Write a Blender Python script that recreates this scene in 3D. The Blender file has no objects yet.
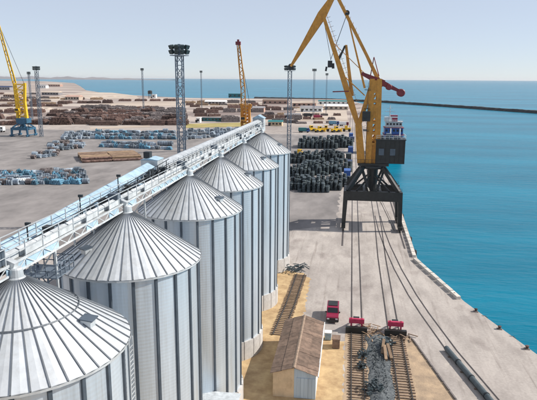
import bpy, math, random
import numpy as np
from mathutils import Vector, Matrix
random.seed(7)
rnd = random.Random(11)
R = math.radians
scene = bpy.context.scene
C = scene.collection

# ------------------------------------------------------------------ camera
FPX, PITCH, ROLL, YAW, CAMH = 568.05, 0.2109, 0.0059, -0.1429, 40.92
_cy, _sy = math.cos(YAW), math.sin(YAW)
FW = Vector((_sy*math.cos(PITCH), _cy*math.cos(PITCH), -math.sin(PITCH)))
_rt = Vector((_cy, -_sy, 0)); _up = _rt.cross(FW)
RT = _rt*math.cos(ROLL) + _up*math.sin(ROLL)
UP = -_rt*math.sin(ROLL) + _up*math.cos(ROLL)
CAM = Vector((0, 0, CAMH))
cd = bpy.data.cameras.new('camera'); cam = bpy.data.objects.new('camera', cd); C.objects.link(cam)
cd.sensor_width = 36; cd.lens = FPX/537*36; cd.clip_start = 0.5; cd.clip_end = 90000
cam.matrix_world = Matrix(((RT.x, UP.x, -FW.x, 0), (RT.y, UP.y, -FW.y, 0), (RT.z, UP.z, -FW.z, CAMH), (0, 0, 0, 1)))
scene.camera = cam

def ray(px, py): return (FW + RT*((px-268.5)/FPX) + UP*((200-py)/FPX))
def gnd(px, py, z=0):
    d = ray(px, py); t = (z-CAMH)/d.z; return CAM + d*t
def at_y(px, py, Y):
    d = ray(px, py); return CAM + d*(Y/d.y)
def at_x(px, py, X):
    d = ray(px, py); return CAM + d*(X/d.x)

# ------------------------------------------------------------------ sky and sun
SUN_EL, SUN_AZ = R(39), R(12)        # azimuth measured from +x toward +y
w = bpy.data.worlds.new('World'); scene.world = w; w.use_nodes = True
nt = w.node_tree; bg = nt.nodes['Background']
sky = nt.nodes.new('ShaderNodeTexSky'); sky.sky_type = 'NISHITA'; sky.sun_disc = False
sky.sun_elevation = SUN_EL; sky.sun_rotation = math.pi/2 - SUN_AZ
sky.air_density = 1.0; sky.dust_density = 1.0; sky.ozone_density = 4.0; sky.altitude = 3000
hs_ = nt.nodes.new('ShaderNodeHueSaturation'); hs_.inputs['Saturation'].default_value = 0.9
nt.links.new(sky.outputs[0], hs_.inputs['Color'])
hzm = nt.nodes.new('ShaderNodeMix'); hzm.data_type = 'RGBA'; hzm.inputs[0].default_value = 0.6; hzm.inputs[7].default_value = (5.6, 5.9, 6.45, 1)   # milky summer haze over the whole sky
nt.links.new(hs_.outputs[0], hzm.inputs[6]); nt.links.new(hzm.outputs[2], bg.inputs[0]); bg.inputs[1].default_value = 0.11
sl = bpy.data.lights.new('sun', 'SUN'); sl.energy = 5.0; sl.angle = R(0.5); sl.color = (1.0, 0.94, 0.85)
so = bpy.data.objects.new('sun', sl); C.objects.link(so)
sd = Vector((math.cos(SUN_EL)*math.cos(SUN_AZ), math.cos(SUN_EL)*math.sin(SUN_AZ), math.sin(SUN_EL)))
so.rotation_euler = (-sd).to_track_quat('-Z', 'Y').to_euler(); so.location = (60, 0, 120)
scene.view_settings.view_transform = 'Standard'; scene.view_settings.look = 'None'
scene.view_settings.exposure = 0.22; scene.view_settings.gamma = 1.0

# ------------------------------------------------------------------ materials
def mat(name, col, rough=0.7, metal=0.0, var=0.15, nscale=1.0, col2=None, rvar=0.0, bump=0.0, bscale=8.0, stretch=(1, 1, 1), spec=0.5, lo=0.35, hi=0.65, obj_coords=False):
    m = bpy.data.materials.new(name); m.use_nodes = True
    t = m.node_tree; b = t.nodes['Principled BSDF']
    b.inputs['Roughness'].default_value = rough; b.inputs['Metallic'].default_value = metal
    b.inputs['Specular IOR Level'].default_value = spec
    co = t.nodes.new('ShaderNodeTexCoord'); mp = t.nodes.new('ShaderNodeMapping'); mp.inputs['Scale'].default_value = stretch
    if obj_coords: t.links.new(co.outputs['Object'], mp.inputs[0])
    else:
        g = t.nodes.new('ShaderNodeNewGeometry'); t.links.new(g.outputs['Position'], mp.inputs[0])
    n = t.nodes.new('ShaderNodeTexNoise'); n.inputs['Scale'].default_value = nscale; n.inputs['Detail'].default_value = 6; n.inputs['Roughness'].default_value = 0.65
    t.links.new(mp.outputs[0], n.inputs[0])
    rp = t.nodes.new('ShaderNodeValToRGB'); e = rp.color_ramp.elements
    e[0].position = lo; e[1].position = hi
    c2 = col2 or tuple(min(1, c*(1+var)) for c in col); c1 = col if col2 else tuple(c*(1-var) for c in col)
    e[0].color = (*c1, 1); e[1].color = (*c2, 1)
    t.links.new(n.outputs[0], rp.inputs[0])
    out = rp.outputs[0]
    if rvar:
        oi = t.nodes.new('ShaderNodeObjectInfo'); mr = t.nodes.new('ShaderNodeMapRange')
        mr.inputs[3].default_value = 1-rvar; mr.inputs[4].default_value = 1+rvar
        t.links.new(oi.outputs['Random'], mr.inputs[0])
        hs = t.nodes.new('ShaderNodeHueSaturation'); t.links.new(mr.outputs[0], hs.inputs['Value']); t.links.new(out, hs.inputs['Color']); out = hs.outputs[0]
    t.links.new(out, b.inputs['Base Color'])
    if bump:
        n2 = t.nodes.new('ShaderNodeTexNoise'); n2.inputs['Scale'].default_value = bscale; n2.inputs['Detail'].default_value = 4
        t.links.new(mp.outputs[0], n2.inputs[0])
        bm = t.nodes.new('ShaderNodeBump'); bm.inputs['Strength'].default_value = bump; bm.inputs['Distance'].default_value = 0.1
        t.links.new(n2.outputs[0], bm.inputs['Height']); t.links.new(bm.outputs[0], b.inputs['Normal'])
    return m

def dusty(m, scale, st, amount, c=(0.62, 0.55, 0.46)):
    t = m.node_tree; b = t.nodes['Principled BSDF']; src = b.inputs['Base Color'].links[0].from_socket
    g = t.nodes.new('ShaderNodeNewGeometry'); mp = t.nodes.new('ShaderNodeMapping'); mp.inputs['Scale'].default_value = st; t.links.new(g.outputs['Position'], mp.inputs[0])
    n = t.nodes.new('ShaderNodeTexNoise'); n.inputs['Scale'].default_value = scale; n.inputs['Detail'].default_value = 8; n.inputs['Roughness'].default_value = 0.75; t.links.new(mp.outputs[0], n.inputs[0])
    r = t.nodes.new('ShaderNodeMapRange'); r.inputs[1].default_value = 0.5; r.inputs[2].default_value = 0.75; r.inputs[4].default_value = amount; t.links.new(n.outputs[0], r.inputs[0])
    x = t.nodes.new('ShaderNodeMix'); x.data_type = 'RGBA'; x.blend_type = 'MULTIPLY'; x.inputs[7].default_value = (*c, 1); t.links.new(r.outputs[0], x.inputs[0]); t.links.new(src, x.inputs[6]); t.links.new(x.outputs[2], b.inputs['Base Color'])
    return m
def corrugated(name, col, rough, metal, pitch, axis='Z', strength=0.5, rvar=0.05):
    m = mat(name, col, rough, metal, 0.13, 1.1, rvar=rvar, stretch=(1, 1, 0.06), lo=0.3, hi=0.7)
    t = m.node_tree; b = t.nodes['Principled BSDF']
    g = t.nodes.new('ShaderNodeNewGeometry'); wv = t.nodes.new('ShaderNodeTexWave'); wv.bands_direction = axis
    wv.inputs['Scale'].default_value = 0.314/pitch*1.0; wv.wave_profile = 'SIN'
    t.links.new(g.outputs['Position'], wv.inputs[0])
    bm = t.nodes.new('ShaderNodeBump'); bm.inputs['Strength'].default_value = strength; bm.inputs['Distance'].default_value = 0.04
    t.links.new(wv.outputs[0], bm.inputs['Height']); t.links.new(bm.outputs[0], b.inputs['Normal'])
    return m

M = {}
M['wall_metal'] = corrugated('galvanized_wall', (0.56, 0.635, 0.705), 0.34, 0.45, 0.30, 'Z', 0.12, 0.09)
M['roof_metal'] = mat('galvanized_roof', (0.60, 0.625, 0.65), 0.42, 0.32, 0.10, 1.4, rvar=0.09, stretch=(1, 1, 0.3))
dusty(M['wall_metal'], 1.6, (1, 1, 0.05), 0.55); dusty(M['roof_metal'], 0.8, (1, 1, 1), 0.5, (0.66, 0.60, 0.52))
M['rib'] = mat('dark_rib', (0.15, 0.165, 0.185), 0.5, 0.3)
M['stiff'] = mat('dark_stiffener', (0.09, 0.115, 0.145), 0.5, 0.4, rvar=0.15)
M['galv'] = mat('galvanized_steel', (0.55, 0.58, 0.60), 0.45, 0.4, rvar=0.05)
M['white'] = mat('white_paint', (0.72, 0.73, 0.72), 0.55, 0, 0.08, 1.2, rvar=0.06)
M['mast'] = mat('mast_steel', (0.16, 0.20, 0.25), 0.5, 0.4, 0.1)
M['dullw'] = mat('weathered_white_steel', (0.50, 0.53, 0.55), 0.6, 0.15, 0.2, 1.5, rvar=0.12)
M['deckm'] = mat('walkway_grating', (0.30, 0.31, 0.31), 0.7, 0.2, 0.25, 2.0, rvar=0.25)
M['dark'] = mat('dark_steel', (0.03, 0.035, 0.04), 0.5, 0.3)
M['blackp'] = mat('black_paint', (0.018, 0.02, 0.02), 0.45, 0.0, 0.3, 1.0)
M['hood'] = mat('pale_blue_hood', (0.33, 0.46, 0.56), 0.55, 0.1, 0.18, 1.2, rvar=0.14)
M['skirt'] = mat('concrete_skirt', (0.46, 0.44, 0.42), 0.9, 0, 0.12, 1.5, rvar=0.08)
M['yellow'] = mat('ochre_paint', (0.54, 0.245, 0.035), 0.5, 0.0, 0.15, 1.2)
dusty(M['yellow'], 1.5, (1, 1, 0.25), 0.6, (0.45, 0.32, 0.22))
M['yellow2'] = mat('bright_yellow_paint', (0.72, 0.45, 0.02), 0.5, 0.0, 0.15, 0.8)
M['redp'] = mat('dark_red_paint', (0.17, 0.02, 0.03), 0.5, 0.0, 0.2, 0.8)
M['pink'] = mat('pink_red_paint', (0.42, 0.03, 0.085), 0.5, 0.0, 0.2, 2.0)
M['carred'] = mat('car_red', (0.23, 0.012, 0.045), 0.3, 0.0, 0.05, 2.0)
M['glass'] = mat('dark_glass', (0.012, 0.015, 0.018), 0.12, 0.0)
M['rubber'] = mat('rubber', (0.02, 0.02, 0.02), 0.9)
M['concrete'] = mat('kerb_concrete', (0.55, 0.51, 0.46), 0.9, 0, 0.15, 1.2, rvar=0.12)
M['rail'] = mat('rail_steel', (0.05, 0.045, 0.042), 0.5, 0.3)
M['sleeper'] = mat('old_timber', (0.21, 0.15, 0.11), 0.9, 0, 0.3, 3.0, rvar=0.3)
M['brown_roof'] = mat('brown_sheet_roof', (0.165, 0.11, 0.08), 0.8, 0, 0.3, 1.5, rvar=0.25)
M['cream'] = dusty(mat('cream_plaster', (0.58, 0.45, 0.30), 0.9, 0, 0.10, 1.0), 1.2, (1, 1, 0.4), 0.6, (0.5, 0.42, 0.36))
M['blue_wall'] = corrugated('pale_blue_sheet', (0.40, 0.50, 0.60), 0.6, 0.1, 0.4, 'X', 0.5)
M['rust'] = mat('rusty_pipe', (0.04, 0.022, 0.018), 0.8, 0.1, 0.3, 0.6, col2=(0.19, 0.115, 0.095), rvar=0.35)
M['greypipe'] = mat('grey_brown_pipe', (0.06, 0.05, 0.05), 0.75, 0.1, 0.3, 0.7, col2=(0.22, 0.185, 0.18), rvar=0.3)
M['tanpipe'] = mat('tan_stack', (0.15, 0.095, 0.06), 0.8, 0.0, 0.3, 0.25, col2=(0.34, 0.235, 0.15), rvar=0.25)
M['bluepipe'] = mat('blue_coated_pipe', (0.13, 0.17, 0.215), 0.5, 0.1, 0.3, 0.6, col2=(0.35, 0.40, 0.45), rvar=0.5)
M['tealpipe'] = mat('teal_coated_pipe', (0.06, 0.17, 0.26), 0.5, 0.1, 0.3, 0.6, col2=(0.14, 0.29, 0.39), rvar=0.4)
M['scrap'] = mat('dark_scrap', (0.02, 0.03, 0.036), 0.5, 0.2, 0.3, 0.5, col2=(0.075, 0.10, 0.11), rvar=0.25)
M['sand'] = mat('yellow_sand', (0.33, 0.215, 0.11), 0.95, 0, 0.2, 0.5, col2=(0.53, 0.38, 0.205), bump=0.4, bscale=3)
M['bed'] = mat('track_bed_earth', (0.27, 0.20, 0.14), 0.95, 0, 0.2, 0.5, col2=(0.44, 0.32, 0.21), bump=0.5, bscale=4)
M['gravel'] = mat('blue_grey_gravel', (0.05, 0.062, 0.07), 0.9, 0, 0.3, 2.0, col2=(0.17, 0.185, 0.195), rvar=0.2, bump=0.5, bscale=6)
M['far_sand'] = mat('pale_sand', (0.36, 0.29, 0.235), 0.95, 0, 0.2, 0.01, col2=(0.52, 0.44, 0.365))
M['grass'] = mat('dry_grass', (0.26, 0.22, 0.07), 0.95, 0, 0.25, 0.05, col2=(0.42, 0.34, 0.13))
M['hull'] = mat('ship_hull_blue', (0.02, 0.035, 0.10), 0.5)
M['shipblue'] = mat('ship_blue', (0.02, 0.09, 0.32), 0.4, 0, 0.1)
M['shipteal'] = mat('dull_blue_paint', (0.03, 0.11, 0.19), 0.5, 0, 0.25, 0.5)
M['teal'] = mat('teal_sheet', (0.02, 0.16, 0.17), 0.6, 0, 0.1)
M['brick'] = mat('pinkish_wall', (0.40, 0.26, 0.21), 0.9, 0, 0.15, 0.2, rvar=0.2)
M['greyroof'] = mat('grey_sheet_roof', (0.26, 0.25, 0.26), 0.8, 0, 0.15, 0.2, rvar=0.2)
M['rock'] = mat('breakwater_rock', (0.03, 0.032, 0.035), 0.9, 0, 0.3, 0.3)
M['hillm'] = mat('far_hills', (0.20, 0.19, 0.20), 0.95, 0, 0.15, 0.002)

def ground_material():
    m = bpy.data.materials.new('quay_concrete'); m.use_nodes = True
    t = m.node_tree; b = t.nodes['Principled BSDF']; b.inputs['Roughness'].default_value = 0.92
    b.inputs['Specular IOR Level'].default_value = 0.25
    g = t.nodes.new('ShaderNodeNewGeometry')
    def noise(scale, st=(1, 1, 1), detail=6, rough=0.6):
        mp = t.nodes.new('ShaderNodeMapping'); mp.inputs['Scale'].default_value = st
        t.links.new(g.outputs['Position'], mp.inputs[0])
        n = t.nodes.new('ShaderNodeTexNoise'); n.inputs['Scale'].default_value = scale; n.inputs['Detail'].default_value = detail; n.inputs['Roughness'].default_value = rough
        t.links.new(mp.outputs[0], n.inputs[0]); return n.outputs[0]
    def ramp(src, p0, p1, c0, c1):
        r = t.nodes.new('ShaderNodeValToRGB'); e = r.color_ramp.elements; e[0].position = p0; e[1].position = p1
        e[0].color = (*c0, 1); e[1].color = (*c1, 1); t.links.new(src, r.inputs[0]); return r.outputs[0]
    def mix(f, a, b_, typ='MIX'):
        x = t.nodes.new('ShaderNodeMix'); x.data_type = 'RGBA'; x.blend_type = typ
        if isinstance(f, float): x.inputs[0].default_value = f
        else: t.links.new(f, x.inputs[0])
        t.links.new(a, x.inputs[6]); t.links.new(b_, x.inputs[7]); return x.outputs[2]
    base = ramp(noise(0.05), 0.3, 0.7, (0.365, 0.325, 0.30), (0.475, 0.43, 0.395))
    st = ramp(noise(0.35, (1, 0.35, 1)), 0.36, 0.6, (0.42, 0.41, 0.41), (1, 1, 1))
    c = mix(0.38, base, mix(1.0, base, st, 'MULTIPLY'))
    fine = ramp(noise(2.5), 0.3, 0.7, (0.86, 0.86, 0.86), (1.08, 1.08, 1.08))
    c = mix(1.0, c, fine, 'MULTIPLY')
    # oil stains
    oil = ramp(noise(0.12, (1, 0.6, 1), 3), 0.58, 0.68, (1, 1, 1), (0.74, 0.72, 0.72))
    c = mix(1.0, c, oil, 'MULTIPLY')
    # tyre tracks and drips running along the quay, pale scuffed patches
    trk = ramp(noise(1.1, (1, 0.03, 1), 4, 0.7), 0.56, 0.70, (1, 1, 1), (0.72, 0.70, 0.69))
    c = mix(1.0, c, trk, 'MULTIPLY')
    pale = ramp(noise(0.09, (1, 0.5, 1), 5, 0.7), 0.60, 0.66, (0, 0, 0), (1, 1, 1))
    sp = t.nodes.new('ShaderNodeRGB'); sp.outputs[0].default_value = (0.50, 0.45, 0.40, 1)
    fm = t.nodes.new('ShaderNodeMath'); fm.operation = 'MULTIPLY'; fm.inputs[1].default_value = 0.6; t.links.new(pale, fm.inputs[0])
    c = mix(fm.outputs[0], c, sp.outputs[0])
    # far yard: sandy ground in bands
    sx = t.nodes.new('ShaderNodeSeparateXYZ'); t.links.new(g.outputs['Position'], sx.inputs[0])
    far = ramp(noise(0.012, (0.35, 1, 1), 4), 0.42, 0.58, (0.22, 0.175, 0.16), (0.45, 0.385, 0.34))
    mr = t.nodes.new('ShaderNodeMapRange'); mr.inputs[1].default_value = 380; mr.inputs[2].default_value = 600
    t.links.new(sx.outputs[1], mr.inputs[0])
    c = mix(mr.outputs[0], c, far)
    t.links.new(c, b.inputs['Base Color'])
    bm = t.nodes.new('ShaderNodeBump'); bm.inputs['Strength'].default_value = 0.25; bm.inputs['Distance'].default_value = 0.05
    t.links.new(noise(4.0), bm.inputs['Height']); t.links.new(bm.outputs[0], b.inputs['Normal'])
    return m
M['ground'] = ground_material()

def sea_material():
    m = bpy.data.materials.new('sea_water'); m.use_nodes = True
    t = m.node_tree; b = t.nodes['Principled BSDF']
    b.inputs['Roughness'].default_value = 0.25; b.inputs['IOR'].default_value = 1.33; b.inputs['Specular IOR Level'].default_value = 0.14
    g = t.nodes.new('ShaderNodeNewGeometry')
    mp = t.nodes.new('ShaderNodeMapping'); mp.inputs['Scale'].default_value = (0.3, 1, 1); mp.inputs['Rotation'].default_value = (0, 0, 0.3); t.links.new(g.outputs['Position'], mp.inputs[0])
    n = t.nodes.new('ShaderNodeTexNoise'); n.inputs['Scale'].default_value = 0.012; n.inputs['Detail'].default_value = 8; n.inputs['Roughness'].default_value = 0.7
    t.links.new(mp.outputs[0], n.inputs[0])
    r = t.nodes.new('ShaderNodeValToRGB'); e = r.color_ramp.elements
    e[0].position = 0.35; e[1].position = 0.68; e[0].color = (0.0, 0.120, 0.198, 1); e[1].color = (0.0, 0.208, 0.320, 1)
    t.links.new(n.outputs[0], r.inputs[0]); t.links.new(r.outputs[0], b.inputs['Base Color'])
    n2 = t.nodes.new('ShaderNodeTexNoise'); n2.inputs['Scale'].default_value = 0.35; n2.inputs['Detail'].default_value = 6; n2.inputs['Roughness'].default_value = 0.6
    t.links.new(mp.outputs[0], n2.inputs[0])
    bm = t.nodes.new('ShaderNodeBump'); bm.inputs['Strength'].default_value = 0.6; bm.inputs['Distance'].default_value = 0.9
    t.links.new(n2.outputs[0], bm.inputs['Height']); t.links.new(bm.outputs[0], b.inputs['Normal'])
    return m
M['sea'] = sea_material()

# ------------------------------------------------------------------ mesh helpers
ORIG = {}
class MB:
    def __init__(s): s.v = []; s.f = []
    def add(s, vs, fs):
        o = len(s.v); s.v += [tuple(v) for v in vs]; s.f += [tuple(i+o for i in f) for f in fs]; return s
    def box(s, x0, x1, y0, y1, z0, z1):
        vs = [(x, y, z) for z in (z0, z1) for y in (y0, y1) for x in (x0, x1)]
        return s.add(vs, [(0, 2, 3, 1), (4, 5, 7, 6), (0, 1, 5, 4), (2, 6, 7, 3), (0, 4, 6, 2), (1, 3, 7, 5)])
    def beam(s, a, b, w, h, w2=None, h2=None, up=(0, 0, 1)):
        a, b = Vector(a), Vector(b); d = (b-a).normalized(); u = Vector(up)
        if abs(d.dot(u)) > 0.99: u = Vector((0, 1, 0))
        x = d.cross(u).normalized(); y = x.cross(d)
        w2 = w if w2 is None else w2; h2 = h if h2 is None else h2
        vs = []
        for p, ww, hh in ((a, w, h), (b, w2, h2)):
            vs += [p-x*ww/2-y*hh/2, p+x*ww/2-y*hh/2, p+x*ww/2+y*hh/2, p-x*ww/2+y*hh/2]
        return s.add(vs, [(0, 1, 2, 3), (7, 6, 5, 4), (0, 4, 5, 1), (1, 5, 6, 2), (2, 6, 7, 3), (3, 7, 4, 0)])
    def tube(s, a, b, r, r2=None, n=8, cap=True):
        a, b = Vector(a), Vector(b); r2 = r if r2 is None else r2; d = (b-a).normalized()
        u = Vector((0, 0, 1)) if abs(d.z) < 0.95 else Vector((0, 1, 0))
        x = d.cross(u).normalized(); y = x.cross(d); vs = []
        for p, rr in ((a, r), (b, r2)):
            for i in range(n):
                t = 2*math.pi*i/n; vs.append(p + x*math.cos(t)*rr + y*math.sin(t)*rr)
        fs = [(i, (i+1) % n, n+(i+1) % n, n+i) for i in range(n)]
        if cap: fs += [tuple(range(n-1, -1, -1)), tuple(range(n, 2*n))]
        return s.add(vs, fs)
    def lathe(s, prof, n=24, c=(0, 0, 0), axis='Z'):
        vs = []; k = len(prof)
        for i in range(n):
            t = 2*math.pi*i/n
            for r, z in prof:
                if axis == 'Z': p = (r*math.cos(t), r*math.sin(t), z)
                elif axis == 'Y': p = (r*math.cos(t), z, r*math.sin(t))
                else: p = (z, r*math.cos(t), r*math.sin(t))
                vs.append((p[0]+c[0], p[1]+c[1], p[2]+c[2]))
        fs = [(i*k+j, ((i+1) % n)*k+j, ((i+1) % n)*k+j+1, i*k+j+1) for i in range(n) for j in range(k-1)]
        return s.add(vs, fs)
    def prism(s, poly, axis, a0, a1):
        n = len(poly); vs = []
        for a in (a0, a1):
            for p, q in poly: vs.append({'X': (a, p, q), 'Y': (p, a, q), 'Z': (p, q, a)}[axis])
        fs = [(i, (i+1) % n, n+(i+1) % n, n+i) for i in range(n)] + [tuple(range(n-1, -1, -1)), tuple(range(n, 2*n))]
        return s.add(vs, fs)
    def mesh(s, name, m, off=(0, 0, 0), smooth=False):
        me = bpy.data.meshes.new(name)
        vs = [(v[0]-off[0], v[1]-off[1], v[2]-off[2]) for v in s.v]
        me.from_pydata(vs, [], s.f); me.validate(); me.materials.append(M[m] if isinstance(m, str) else m)
        import bmesh
        bm = bmesh.new(); bm.from_mesh(me); bmesh.ops.recalc_face_normals(bm, faces=bm.faces); bm.to_mesh(me); bm.free()
        if smooth:
            me.polygons.foreach_set('use_smooth', [True]*len(me.polygons))
        return me
    def build(s, name, m, parent=None, origin=None, smooth=False):
        """verts in world coordinates; parent origin is subtracted"""
        off = ORIG.get(parent.name, Vector()) if parent else (Vector(origin) if origin else Vector())
        o = bpy.data.objects.new(name, s.mesh(name, m, off, smooth)); C.objects.link(o)
        if parent: o.parent = parent; ORIG[o.name] = off
        else: o.location = off; ORIG[o.name] = off
        return o
def tag(o, label=None, cat=None, group=None, kind=None):
    if label: o['label'] = label
    if cat: o['category'] = cat
    if group: o['group'] = group
    if kind: o['kind'] = kind
    return o
def empty(name, loc, label=None, cat=None, group=None):
    o = bpy.data.objects.new(name, None); C.objects.link(o); o.location = loc; ORIG[o.name] = Vector(loc)
    o.empty_display_size = 0.5
    return tag(o, label, cat, group)
def child(name, me, parent, rz=0, loc=(0, 0, 0)):
    o = bpy.data.objects.new(name, me); C.objects.link(o); o.parent = parent; o.location = loc; o.rotation_euler = (0, 0, rz); return o
KIDS = {}
def copy_tree(o, parent=None):
    c = o.copy(); C.objects.link(c)
    if parent: c.parent = parent
    for ch in o.children: copy_tree(ch, c)
    return c
def struct(o, label=None): return tag(o, label, None, None, 'structure')

# ------------------------------------------------------------------ setting: land, sea, hills
WZ = -3.0
quay = [Vector((95, -140)), Vector((60, 5)), Vector((40.5, 55)), Vector((29.6, 84)), Vector((22.3, 105)), Vector((16.4, 130)), Vector((16.9, 190)), Vector((17.6, 520)), Vector((19, 980))]
shore = [gnd(x, y).to_2d() for x, y in ((345, 99.3), (300, 98.8), (262, 98.4), (190, 97.8), (150, 96.2), (130, 95.0), (104, 93.0), (86, 90.2), (80, 86), (74, 83), (45, 81.2), (0, 80.6), (-60, 80.3))]
poly = [tuple(p) for p in quay + shore] + [(-14000, 6000), (-14000, -140)]
g = MB(); n = len(poly)
g.add([(x, y, 0) for x, y in poly], [tuple(range(n))])
wl = list(range(len(quay)+len(shore)))
g.add([(x, y, 0) for x, y in poly] + [(x, y, WZ-2) for x, y in poly], [(i, i+1, n+i+1, n+i) for i in range(len(wl)-1)])
struct(g.build('ground', 'ground'))
s = MB(); s.add([(-26000, -300, WZ), (30000, -300, WZ), (30000, 34000, WZ), (-26000, 34000, WZ)], [(0, 1, 2, 3)])
struct(s.build('sea', 'sea'))
# distant low coast
h = MB(); N = 60; pts = []
for i in range(N+1):
    px = -40 + 215*i/N; p = at_y(px, 77, 11500)
    env = max(0, min(1, (172-px)/90)); pts.append((p.x, 11500, 6 + env*(34 + 14*math.sin(i*0.7) + 9*math.sin(i*1.9+1))))
vs = []
for x, y, z in pts: vs += [(x, y-500, WZ-1), (x, y, z), (x, y+900, WZ-1)]
h.add(vs, [(3*i+j, 3*i+3+j, 3*i+4+j, 3*i+1+j) for i in range(N) for j in range(2)])
struct(h.build('hills', 'hillm', smooth=True))

def sheet(name, pts, z, m, kind='structure'):
    b = MB(); b.add([(p[0], p[1], z) for p in pts], [tuple(range(len(pts)))]); return tag(b.build(name, m), kind=kind)
def ragged(pts, amp, step):
    out = []
    for i in range(len(pts)):
        a, b = Vector(pts[i]), Vector(pts[(i+1) % len(pts)]); k = max(1, int((b-a).length/step)); nrm = Vector((-(b-a).y, (b-a).x)).normalized()
        for j in range(k):
            q = a.lerp(b, j/k) + nrm*rnd.uniform(-amp, amp); out.append(tuple(q))
    return out
# yellow sand strip beside the silos and the earth track bed
sheet('sand_strip', ragged([(-24, -60), (0.3, -60), (0.3, 84.6), (-3.2, 86.2), (-7.0, 90), (-7.3, 113), (-9, 116), (-14.2, 117.5), (-14.2, 122), (-24, 128)], 0.35, 0.55), 0.004, 'sand')
sheet('track_bed', ragged([(0.3, -60), (14.0, -60), (14.7, 69.9), (11.0, 86.6), (10.5, 88.3), (0.3, 88.3)], 0.15, 1.4), 0.012, 'bed')
# darker asphalt of the storage yard
M['asphalt'] = mat('yard_asphalt', (0.155, 0.142, 0.138), 0.95, 0, 0.2, 0.09, col2=(0.275, 0.252, 0.243), stretch=(1, 0.5, 1), bump=0.2, bscale=2)
sheet('yard_paving', ragged([(-420, 120), (-26, 120), (-15, 152), (-3.2, 158), (-3.2, 425), (-420, 425)], 0.6, 2.0), 0.006, 'asphalt')
# pale sand in the far yard
for i, q in enumerate([[(58, 96.0), (84, 92.0), (112, 92.6), (136, 95.6), (140, 99), (90, 99)], [(80, 104.5), (150, 101.5), (262, 102.5), (262, 106), (150, 106), (80, 107.5)],
          [(0, 97), (60, 96), (70, 100), (0, 103)], [(0, 108), (60, 104), (60, 107), (0, 111.5)], [(90, 127.3), (150, 125.2), (150, 127.4), (90, 129)], [(300, 101), (345, 101), (348, 121), (292, 121)]]):
    sheet('sandy_ground', [gnd(x, y).to_2d() for x, y in q], 0.03+0.01*i, 'far_sand')
sheet('grass_strip', [gnd(x, y).to_2d() for x, y in [(186, 124), (246, 122.5), (246, 126.5), (186, 128)]], 0.12, 'grass')

# breakwater
bw = [gnd(x, y, WZ).to_2d() for x, y in ((255, 98.6), (325, 100), (385, 102.6), (460, 107.8), (537, 113.3), (640, 121))]
b = MB(); rr = random.Random(3)
ring = []
for i in range(len(bw)-1):
    a, c = Vector(bw[i]), Vector(bw[i+1]); k = 40
    for j in range(k):
        p = a.lerp(c, j/k); d = (c-a).normalized(); nn = Vector((-d.y, d.x))
        ring.append([(*(p+nn*o+Vector((rr.uniform(-.7, .7), rr.uniform(-.7, .7)))), z+rr.uniform(-.4, .4) if z > WZ else z-1) for o, z in ((-8, WZ), (-3.2, 0.6), (3, 0.8), (8, WZ))])
vs = [v for r_ in ring for v in r_]
b.add(vs, [(4*i+j, 4*i+4+j, 4*i+5+j, 4*i+1+j) for i in range(len(ring)-1) for j in range(3)])
tag(b.build('breakwater', 'rock'), 'long thin dark breakwater crossing the sea below the horizon', 'breakwater')

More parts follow.
